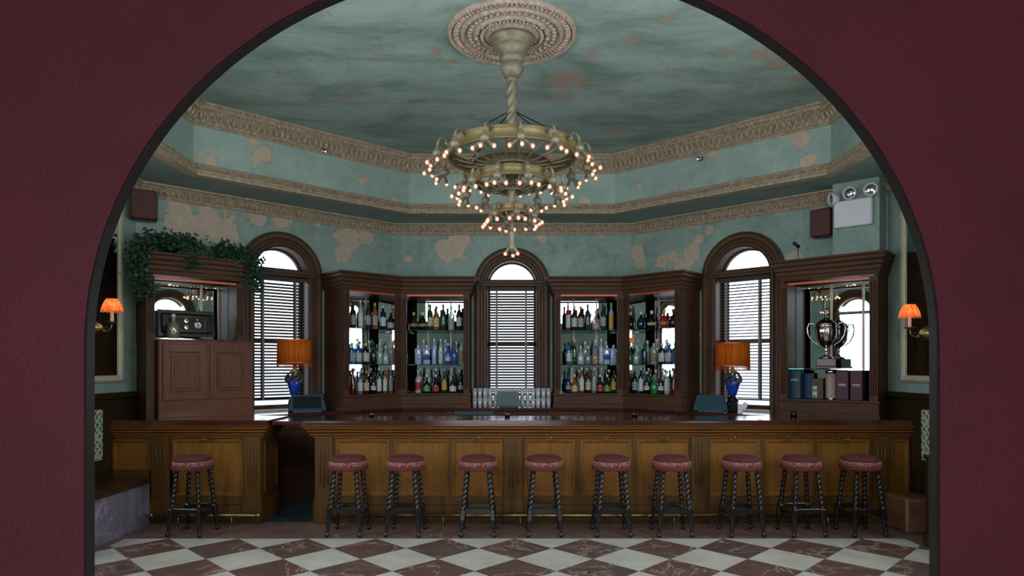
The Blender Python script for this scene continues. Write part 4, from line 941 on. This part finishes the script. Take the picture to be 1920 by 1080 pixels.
mb = MB(); mb.M = T @ Matrix.Translation((.12, .009, .165)) @ Matrix.Rotation(PI / 2, 4, 'X'); mb.lathe([(.042, 0), (.042, .006), (.026, .008), (.024, .004), (.012, .005), (.01, .01)], 48, fn=lambda a, z: 1 + (.12 * math.cos(a * 8) if z < .007 else 0)); mb.M = T; mb.ball((.12, .005, .228), .014, 8, 1.6, .4, .8); mb.build('badge', M['steel'], root)
root = empty('decanter', BL.w(.30, -.36, z0), 0, 'greenish glass decanter beside framed medals in the left display cabinet', 'decanter')
mb = MB(); mb.lathe([(.06, 0), (.066, .01), (.066, .12), (.055, .16), (.022, .19), (.02, .22), (.028, .23)], 20); mb.build('body', glassy('decanter_glass', (.72, .78, .55), .2, .05, .35, (.35, .38, .22)), root)
mb = MB(); mb.ball((0, 0, .255), .026, 10); mb.build('stopper', M['tumbler'], root)
root = empty('gift_box', BL.w(.13, -.15, z0), BL.rz, 'upright slate grey gift box at the left end of left display cabinet', 'box')
mb = MB(); mb.bbox(-.05, .05, -.05, .05, 0, .31, .003); mb.build('carton', simple('slate_card', '#343d44', .5), root)
mb = MB()
for q in range(4): mb.box(-.025 + q * .013, -.016 + q * .013, -.0515, -.05, .235 + (q % 2) * .003, .245)
mb.box(-.025, .025, -.0515, -.05, .222, .227); mb.box(-.02, .02, -.0515, -.05, .03, .034); mb.build('printed_mark', M['white'], root)

# ---------------------------------------------------------------- right display cabinet contents
zs = ZB + .561
def inR(px, y):  # local x on the shelf of the right display cabinet
    n = (math.sin(BR.rz), -math.cos(BR.rz), 0); p = ray(px, 685, BR.w(0, y, 1), n); q = p - Vector((BR.o[0], BR.o[1], 0)); return q.x * BR.c + q.y * BR.s
root = empty('trophy_cup', BR.w(inR(1549, -.26), -.26, zs), BR.rz + .3, 'large silver two-handled lidded trophy cup on purple plinth in the right cabinet', 'trophy')
mb = MB(); mb.bbox(-.115, .115, -.115, .115, 0, .025, .006); mb.bbox(-.105, .105, -.105, .105, .025, .115, .006); mb.build('plinth', simple('purple_plinth', '#4b2438', .35, coat=.3), root)
mb = MB(); fl = lambda a, z: 1 + (.03 * math.cos(a * 14) if .28 < z < .48 else 0)
mb.lathe([(.075, .115), (.078, .125), (.06, .135), (.03, .145), (.016, .17), (.013, .20), (.024, .215), (.013, .23), (.02, .245), (.06, .275), (.088, .32), (.108, .38), (.115, .44), (.112, .49), (.118, .50), (.112, .51)], 56, fn=fl); mb.build('cup', M['steel'], root)
mb = MB(); mb.lathe([(.114, .51), (.108, .525), (.085, .55), (.055, .57), (.03, .585), (.014, .60), (.02, .615), (.012, .63)], 32); mb.build('lid', simple('rosy_silver', '#c79a86', .18, 1, var=.1), root)
mb = MB(); mb.ball((0, 0, .645), .018, 10, sz=1.3); mb.lathe([(.01, .66), (.022, .675), (.012, .69), (.004, .71)], 12); mb.build('finial', M['steel'], root)
for s in (-1, 1):
    mb = MB(); mb.tube([(s * .105, 0, .48), (s * .14, 0, .53), (s * .185, 0, .53), (s * .205, 0, .47), (s * .19, 0, .39), (s * .15, 0, .32), (s * .10, 0, .285), (s * .085, 0, .27), (s * .10, 0, .255)], [.006, .008, .009, .009, .009, .008, .008, .007, .004], 8); mb.build('handle', M['steel'], root)
zb = ZB + .201
PURP = simple('purple_card', '#4a2034', .55); NAVY = simple('navy_card', '#12344c', .5); NAVY2 = simple('blue_card', '#1b3f66', .5)
def carton(px, y, w, dp, h, mat, label, mark=None, rz=0, cap=None):
    root = empty('gift_box', BR.w(inR(px, y), y, zb), BR.rz + rz, label, 'box', 'gift boxes in the right display cabinet')
    mb = MB(); mb.bbox(-w / 2, w / 2, -dp / 2, dp / 2, 0, h, .003); mb.build('carton', mat, root)
    if mark:
        mb = MB(); Y0, Y1 = -dp / 2 - .0015, -dp / 2
        for q in range(mark[0]): x = -w * .32 + q * w * .64 / mark[0]; mb.box(x, x + w * .045, Y0, Y1, mark[1], mark[1] + .012 + .004 * (q % 2))
        if mark[0] > 4: mb.box(-w * .3, w * .3, Y0, Y1, mark[1] - .01, mark[1] - .007)
        mb.build('printed_mark', M['ribbon'] if mark[2] else M['white'], root)
    if cap:
        mb = MB(); mb.bbox(-w / 2 - .002, w / 2 + .002, -dp / 2 - .002, dp / 2 + .002, h - .05, h + .002, .003); mb.build('lid', cap, root)
    return root
carton(1493, -.27, .14, .12, .335, NAVY, 'large navy gift box at the left end below the trophy shelf', (7, .22, False))
carton(1517, -.13, .09, .09, .30, NAVY2, 'slim blue gift box between the large navy box and patterned tin', None)
o = carton(1534, -.25, .13, .08, .24, simple('brown_card', '#4e3a2a', .6), 'small brown patterned box below the trophy shelf', None)
mb = MB(); mb.box(-.05, -.0, -.042, -.04, .02, .15)
mb.build('tile_pattern', M['tile'], o)
o = empty('gift_tin', BR.w(inR(1558, -.27), -.27, zb), 0, 'pale cylindrical gift tin below the trophy, beside the purple boxes', 'tin')
mb = MB(); mb.lathe([(.055, 0), (.056, .004), (.056, .30)], 24); mb.build('tube', simple('pale_speckled_card', '#a39088', .5, var=.35, scale=40), o)
mb = MB(); mb.lathe([(.058, .30), (.058, .335), (.05, .34)], 24); mb.lathe([(.0575, .0), (.0575, .015)], 24, cap=False); mb.build('lid', M['steel'], o)
carton(1582, -.27, .125, .11, .335, PURP, 'left of the two purple gift boxes below the trophy shelf', (7, .17, False))
carton(1608, -.27, .125, .11, .335, PURP, 'right of the two purple gift boxes below the trophy shelf', (7, .17, False))

# ================================================================== IVY
def ivy(name, label, vines, n_leaf, seed):
    rnd = random.Random(seed); root = empty(name, vines[0][0], 0, label, 'plant', 'ivy on the left display cabinet'); Lo = -Vector(vines[0][0])
    sm = MB(); lm = MB()
    for v in vines:
        pts = [Vector(p) + Vector((rnd.uniform(-.02, .02), rnd.uniform(-.02, .02), rnd.uniform(-.02, .02))) for p in v]
        sm.tube(pts, .005, 5)
        seg = list(zip(pts, pts[1:])); tot = sum((b - a).length for a, b in seg)
        for a, b in seg:
            for _ in range(int(n_leaf * (b - a).length)):
                c = a.lerp(b, rnd.random()) + Vector((rnd.gauss(0, .045), rnd.gauss(0, .045), rnd.gauss(0, .045) + .01))
                s = rnd.uniform(.024, .048)
                Q = Matrix.Translation(c) @ Matrix.Rotation(rnd.uniform(0, 6.28), 4, 'Z') @ Matrix.Rotation(rnd.uniform(.3, 1.9), 4, 'X') @ Matrix.Rotation(rnd.uniform(-.6, .6), 4, 'Y')
                lm.M = Q
                o = [(0, 0, 0), (.45, .1, -.12), (.95, .25, -.1), (.5, .5, .04), (.55, .95, -.06), (0, 1.35, -.15), (-.55, .95, -.06), (-.5, .5, .04), (-.95, .25, -.1), (-.45, .1, -.12)]
                k = [lm.av((x * s * .8, y * s * .8, z * s * 1.2)) for x, y, z in o]; c0 = lm.av((0, .45 * s * .8, .12 * s))
                for i in range(10): lm.af((k[i], k[(i + 1) % 10], c0))
    lm.M = None
    sm.build('stem', M['stem'], root, Lo); f = lm.build('foliage', M['leaf'], root, Lo)
    return root
w = lambda x, y, z: tuple(BL.w(x, y, z))
T_ = 2.95
ivy('ivy_plant', 'trailing ivy hanging over the left corner of left display cabinet',
    [[w(.45, -.25, T_ + .03), w(.2, -.3, T_ + .10), w(-.02, -.36, T_ + .06), w(-.10, -.50, T_ - .1), w(-.10, -.56, T_ - .35), w(-.03, -.56, T_ - .6)],
     [w(.5, -.4, T_ + .02), w(.3, -.45, T_ + .12), w(.08, -.48, T_ + .08), w(-.03, -.56, T_ - .05), w(-.08, -.58, T_ - .28), w(-.02, -.58, T_ - .5)],
     [w(.1, -.4, T_ + .05), w(.35, -.52, T_ + .06), w(.42, -.57, T_ - .04), w(.45, -.58, T_ - .14)],
     [w(.0, -.3, T_ + .05), w(.25, -.40, T_ + .13), w(.5, -.5, T_ + .08), w(.62, -.55, T_ + .0)],
     [w(-.06, -.45, T_ + .02), w(-.12, -.58, T_ - .2), w(-.14, -.62, T_ - .42)],
     [w(.05, -.5, T_ + .1), w(-.08, -.55, T_ + .0), w(-.13, -.6, T_ - .16)]], 420, 3)
ivy('ivy_plant', 'trailing ivy hanging over the right corner of left display cabinet',
    [[w(.72, -.4, T_ + .02), w(.85, -.42, T_ + .11), w(1.0, -.45, T_ + .08), w(1.1, -.52, T_ - .02), w(1.16, -.56, T_ - .2), w(1.17, -.56, T_ - .42)],
     [w(.7, -.48, T_ + .0), w(.9, -.52, T_ + .06), w(1.05, -.56, T_ - .03), w(1.12, -.58, T_ - .18), w(1.13, -.57, T_ - .3)],
     [w(.8, -.3, T_ + .05), w(1.0, -.35, T_ + .08), w(1.14, -.46, T_ + .02), w(1.22, -.53, T_ - .12)]], 400, 7)

# ================================================================== WALL FIXTURES
def rounded_box_speaker(loc, rz, label, h=.33, w_=.27):
    root = empty('wall_speaker', loc, rz, label, 'speaker', 'brown wall speakers')
    mb = MB(); mb.bbox(-w_ / 2, w_ / 2, -.02, .12, 0, h, .02); mb.build('casing', M['dark'], root)
    mb = MB(); mb.bbox(-w_ / 2 + .004, w_ / 2 - .004, -.06, -.018, .004, h - .004, .022); mb.build('grille', M['grille'], root)
    mb = MB(); mb.tube([(0, .11, h * .5), (0, .16, h * .5)], .02, 8); mb.tube([(-.03, .02, h), (0, .1, h + .02), (.04, .08, h + .005)], .008, 6); mb.build('bracket', M['dark'], root)
rounded_box_speaker((-4.13, 7.36, 3.31), math.radians(28), 'brown cloth covered speaker high in the left wall corner')
p = BR.w(2.74, -.17, 3.21); rounded_box_speaker(tuple(p), -ANG - .15, 'brown cloth covered speaker left of the emergency light', .33, .25)
root = empty('emergency_light', BR.w(3.13, -.30, 3.25), BR.rz, 'white emergency light unit with three round heads above the right cabinet', 'emergency light')
mb = MB(); mb.bbox(-.20, .20, -.08, 0, 0, .30, .012); mb.build('housing', M['white'], root)
for x, z, yaw in ((-.20, .335, -.9), (-.02, .37, -.1), (.19, .375, .15)):
    T = Matrix.Translation((x, -.09, z)) @ Matrix.Rotation(yaw, 4, 'Z') @ Matrix.Rotation(PI / 2 + .1, 4, 'X')
    mb = MB(); mb.M = T; mb.lathe([(.03, -.06), (.055, -.05), (.068, -.01), (.073, .02), (.073, .03), (.062, .03), (.06, .018)], 24, cap=False); mb.M = None; mb.tube([(x * .9, -.04, .29), (x, -.06, z - .04)], .012, 6); hd = mb.build('lamp_head', M['white'], root)
    mb = MB(); mb.M = T; mb.lathe([(.06, .018), (.04, .026), (.012, .03), (.001, .03)], 24, cap=False); mb.build('lens', M['steel'], hd)
mb = MB(); mb.tube([(0, 0, 0), (-.01, -.0, .16), (-.03, -.02, .20)], .004, 6); mb.M = Matrix.Translation((-.04, -.03, .19)) @ Matrix.Rotation(-.9, 4, 'Y'); mb.lathe([(.008, -.05), (.02, -.045), (.022, .04), (.012, .05)], 10); mb.M = None; mb.lathe([(.025, 0), (.02, .008)], 10)
tag(mb.build('gooseneck_microphone', M['dark'], None, tuple(BR.w(2.53, -.34, ZB + H))), 'thin black gooseneck microphone on top of the right display cabinet', 'microphone')
for px, py, pl, n, rz, lab in ((603, 284, (-3.5, 7.2, 0), nBL, ANG, 'small round spotlight on the upper wall at the left'), (1315, 298, (3.5, 7.2, 0), nBR, -ANG, 'small round spotlight on the upper wall at the right')):
    q = ray(px, py, pl, n); root = empty('spotlight', q, rz, lab, 'spotlight')
    mb = MB(); mb.M = Matrix.Rotation(PI / 2, 4, 'X'); mb.lathe([(.03, 0), (.03, .02), (.015, .03)], 14); mb.build('mount', M['dark'], root)
    mb = MB(); mb.M = Matrix.Translation((0, -.05, 0)) @ Matrix.Rotation(PI / 2 + .5, 4, 'X'); mb.lathe([(.012, -.03), (.028, -.02), (.034, .02), (.028, .02), (.024, .01)], 14); mb.build('lamp_head', M['steel'], root)

def sconce(x, y, z, s, lab):
    root = empty('wall_sconce', (x, y, z), 0, lab, 'wall lamp', 'brass candle wall lamps')
    R_ = Matrix.Rotation(s * PI / 2, 4, 'Y')
    mb = MB(); mb.M = R_; mb.lathe([(.078, 0), (.082, .012), (.07, .022), (.072, .04), (.05, .055), (.045, .075), (.02, .09), (.016, .1)], 28); mb.build('backplate', M['brass'], root)
    mb = MB(); X = lambda a: s * a
    mb.tube([(X(.06), 0, 0), (X(.10), 0, -.03), (X(.145), 0, -.035), (X(.18), 0, -.005), (X(.19), 0, .045)], [.011, .009, .009, .009, .008], 8); mb.tube([(X(.09), .0, -.02), (X(.12), .02, .015), (X(.15), .0, .0)], .005, 6); mb.ball((X(.105), 0, -.03), .018, 8)
    mb.build('arm', M['brass'], root)
    mb = MB(); mb.lathe([(.012, .04), (.03, .05), (.052, .058), (.055, .064), (.02, .062)], 20, (X(.19), 0, 0)); mb.build('drip_pan', M['brass'], root)
    mb = MB(); mb.lathe([(.017, .062), (.018, .07), (.017, .175), (.008, .18)], 14, (X(.19), 0, 0)); mb.build('candle', M['candle'], root)
    mb = MB(); fn = lambda a, z: 1 + .035 * abs(math.sin(a * 8))
    mb.lathe([(.098, .165), (.093, .20), (.075, .25), (.052, .295), (.048, .297)], 64, (X(.19), 0, 0), cap=False, fn=fn); sh = mb.build('lamp_shade', M['sshade'], root)
    mb = MB()
    for k in range(32): a = 2 * PI * k / 32; mb.ball((X(.19) + .10 * math.cos(a), .10 * math.sin(a), .165 + .005 * math.cos(a * 16)), .006, 6)
    mb.build('beaded_trim', M['ribbon'], sh)
    mb = MB(); mb.ball((X(.19), 0, .215), .016, 8, sz=1.5); mb.build('light_bulb', M['bulb2'], root)
    return root
M['bulb2'] = emis('sconce_bulb_light', (1.0, .72, .42), 60.0)
sconce(-4.275, 6.70, 2.06, 1, 'brass candle wall lamp with glowing coral shade on the left mirror')
sconce(4.275, 6.74, 2.005, -1, 'brass candle wall lamp with glowing coral shade on the right mirror')

# ================================================================== CEILING MEDALLION AND CHANDELIER
YC = 5.68
root = empty('ceiling_medallion', (0, YC, ZC), 0, 'large round ornate plaster medallion on the ceiling above chandelier', 'ceiling medallion')
mb = MB(); mb.lathe([(r * .95, -h) for r, h in ((.585, 0), (.585, .02), (.57, .035), (.55, .03), (.545, .015), (.47, .015), (.465, .035), (.445, .04), (.43, .03), (.425, .015), (.345, .02), (.34, .04), (.325, .045), (.31, .04), (.305, .02), (.25, .025), (.2, .05), (.05, .05), (.001, .05))], 96, cap=False); mb.build('plaster_rings', M['medal'], root)
mb = MB()
for cnt, r, zz, sz, sx, sy, hh in ((96, .56, .03, .011, 1, 1, 1), (72, .507, .018, .017, 2.0, .7, .8), (40, .385, .022, .02, 1.4, 1, .7), (72, .445, .038, .008, 1, 1, 1), (48, .275, .03, .018, 1.2, .8, .8), (20, .325, .043, .013, 1.6, .6, 1.2), (96, .53, .02, .008, 1, 1, 1)):
    for k in range(cnt):
        a = 2 * PI * k / cnt; mb.M = Matrix.Rotation(a, 4, 'Z') @ Matrix.Translation((r * .95, 0, -zz)); mb.ball((0, 0, 0), sz, 6, sx, sy, hh)
mb.M = None; mb.build('relief_ornament', M['medal'], root)

root = empty('chandelier', (0, YC, ZC - .05), 0, 'three-tiered bronze ring chandelier with many small glowing bulbs', 'chandelier'); L0 = ZC - .05
def Z(z): return z - L0
mb = MB(); mb.lathe([(.05, Z(4.155)), (.075, Z(4.18)), (.1, Z(4.225)), (.103, Z(4.26)), (.092, Z(4.285)), (.097, Z(4.30)), (.11, Z(4.31)), (.108, Z(4.33)), (.118, Z(4.38)), (.15, Z(4.42)), (.165, Z(4.43)), (.165, Z(4.45)), (.19, Z(4.47)), (.2, Z(4.50))], 40); mb.build('canopy', M['gold2'], root)
def twist(mb, z0, z1, r, N=12, k=60, st=110, amp=.17):
    R = []; mb.smooth = True
    for i in range(st + 1):
        z = z0 + (z1 - z0) * i / st; R.append([mb.av((r * (1 + amp * math.cos(3 * (2 * PI * j / 18) - z * k)) * math.cos(2 * PI * j / 18), r * (1 + amp * math.cos(3 * (2 * PI * j / 18) - z * k)) * math.sin(2 * PI * j / 18), z)) for j in range(18)])
    for u, v in zip(R, R[1:]):
        for j in range(18): mb.af((u[j], u[(j + 1) % 18], v[(j + 1) % 18], v[j]))
    mb.smooth = False
mb = MB(); twist(mb, Z(3.36), Z(4.16), .044); mb.lathe([(.05, Z(4.13)), (.052, Z(4.15)), (.045, Z(4.16))], 20); mb.lathe([(.055, Z(3.3)), (.075, Z(3.33)), (.06, Z(3.37)), (.05, Z(3.38))], 20)
twist(mb, Z(3.05), Z(3.3), .03, st=30); mb.lathe([(.02, Z(2.95)), (.03, Z(2.98)), (.02, Z(3.02)), (.035, Z(3.05))], 16); mb.tube([(0, 0, Z(2.97)), (0, 0, Z(2.72))], .014, 12); mb.lathe([(.006, Z(2.66)), (.028, Z(2.685)), (.03, Z(2.71)), (.016, Z(2.74)), (.024, Z(2.80)), (.03, Z(2.82)), (.016, Z(2.85))], 16)
mb.build('stem', M['gold2'], root)
mb = MB()
for k in range(6):
    a = k * PI / 3 + .3; mb.tube([(.045 * math.cos(a), .045 * math.sin(a), Z(3.86)), (.52 * math.cos(a), .52 * math.sin(a), Z(3.56))], .005, 5)
mb.build('stay_rods', M['dark'], root)
tiers = [(.55, 3.565, .105, 15, 1.0, .10), (.33, 3.325, .085, 11, .9, .3), (.115, 3.065, .075, 6, .72, .2)]
bulb_me = None
for ti, (R0, zt, bh, na, s, ph) in enumerate(tiers):
    zb_ = zt - bh
    mb = MB(); mb.lathe([(R0 - .012, Z(zt)), (R0 + .008, Z(zt)), (R0 + .008, Z(zt - .012)), (R0, Z(zt - .016)), (R0, Z(zb_ + .016)), (R0 + .008, Z(zb_ + .012)), (R0 + .008, Z(zb_)), (R0 - .012, Z(zb_)), (R0 - .012, Z(zt))], 72, cap=False); mb.build('ring', M['gold'], root)
    mb = MB(); nr = (18, 14, 6)[ti]; r_in = (.07, .05, .03)[ti]
    for k in range(nr):
        a = 2 * PI * k / nr; f = lambda r, z: (r * math.cos(a), r * math.sin(a), Z(z)); mb.tube([f(R0 - .01, zb_ + .02), f(R0 * .75, zb_ - .02), f(R0 * .45, zb_ - .05), f(r_in, zb_ - .03)], [.006, .009, .009, .012], 5)
    mb.lathe([(R0 * .62, Z(zb_ - .045)), (R0 * .6, Z(zb_ - .03)), (R0 * .3, Z(zb_ - .05)), (R0 * .3, Z(zb_ - .06))], 32, cap=False); mb.build('spokes', M['gold2'], root)
    am = MB()
    f = lambda r, z: (R0 + r * s, 0, z * s)
    sp = []
    for i in range(10):   # scroll
        t = i / 9; a = 1.1 * PI + t * 1.9 * PI; rr = .010 + .016 * t; sp.append(f(.034 + rr * math.cos(-a) , -.012 + rr * math.sin(-a)))
    cur = sp + [f(.07, .018), f(.095, .008), f(.115, -.025), f(.122, -.06)]
    am.tube(cur, [.007 + .005 * i / len(cur) for i in range(len(cur))], 6)
    am.lathe([(.008, -.058 * s), (.02 * s, -.07 * s), (.017 * s, -.085 * s), (.040 * s, -.10 * s), (.042 * s, -.125 * s), (.02 * s, -.15 * s), (.006, -.165 * s)], 10, (R0 + .122 * s, 0, 0))
    hub = Vector(f(.122, -.125)); ends = []
    for dr in ((.25, .75, -.62), (.25, -.75, -.62), (.72, 0, -.65)):
        d = Vector(dr).normalized(); e = hub + d * .105 * s; am.tube([hub, hub + d * .05 * s, e], [.008, .011, .014], 7); am.tube([e - d * .022 * s, e], .017 * s, 8); ends.append((e + d * .014, d))
    ame = am.mesh('arm', M['gold2'])
    bms = []
    for e, d in ends: bb = MB(); bb.ball(e, .0185, 12, sz=1.15); bb.mat = 1; bb.ball(e, .0105, 8, sz=1.2); bms.append(bb.mesh('bulb', M['halo'], M['bulb']))
    for k in range(na):
        o = inst('arm', ame, root, (0, 0, Z(zt - .02)), -PI / 2 + ph + 2 * PI * k / na)
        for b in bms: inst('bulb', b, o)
fa = MB(); fends = []
for k in range(3):
    a = -PI / 2 + .9 + k * 2.1; fa.tube([(0, 0, Z(2.70)), (.03 * math.cos(a), .03 * math.sin(a), Z(2.69)), (.055 * math.cos(a), .055 * math.sin(a), Z(2.655))], [.012, .012, .014], 8); fends.append((.062 * math.cos(a), .062 * math.sin(a), Z(2.638)))
fo = fa.build('finial', M['gold2'], root)
for e in fends: bb = MB(); bb.ball(e, .0185, 12); bb.mat = 1; bb.ball(e, .0105, 8); bb.build('bulb', M['halo'], fo, extra=(M['bulb'],))
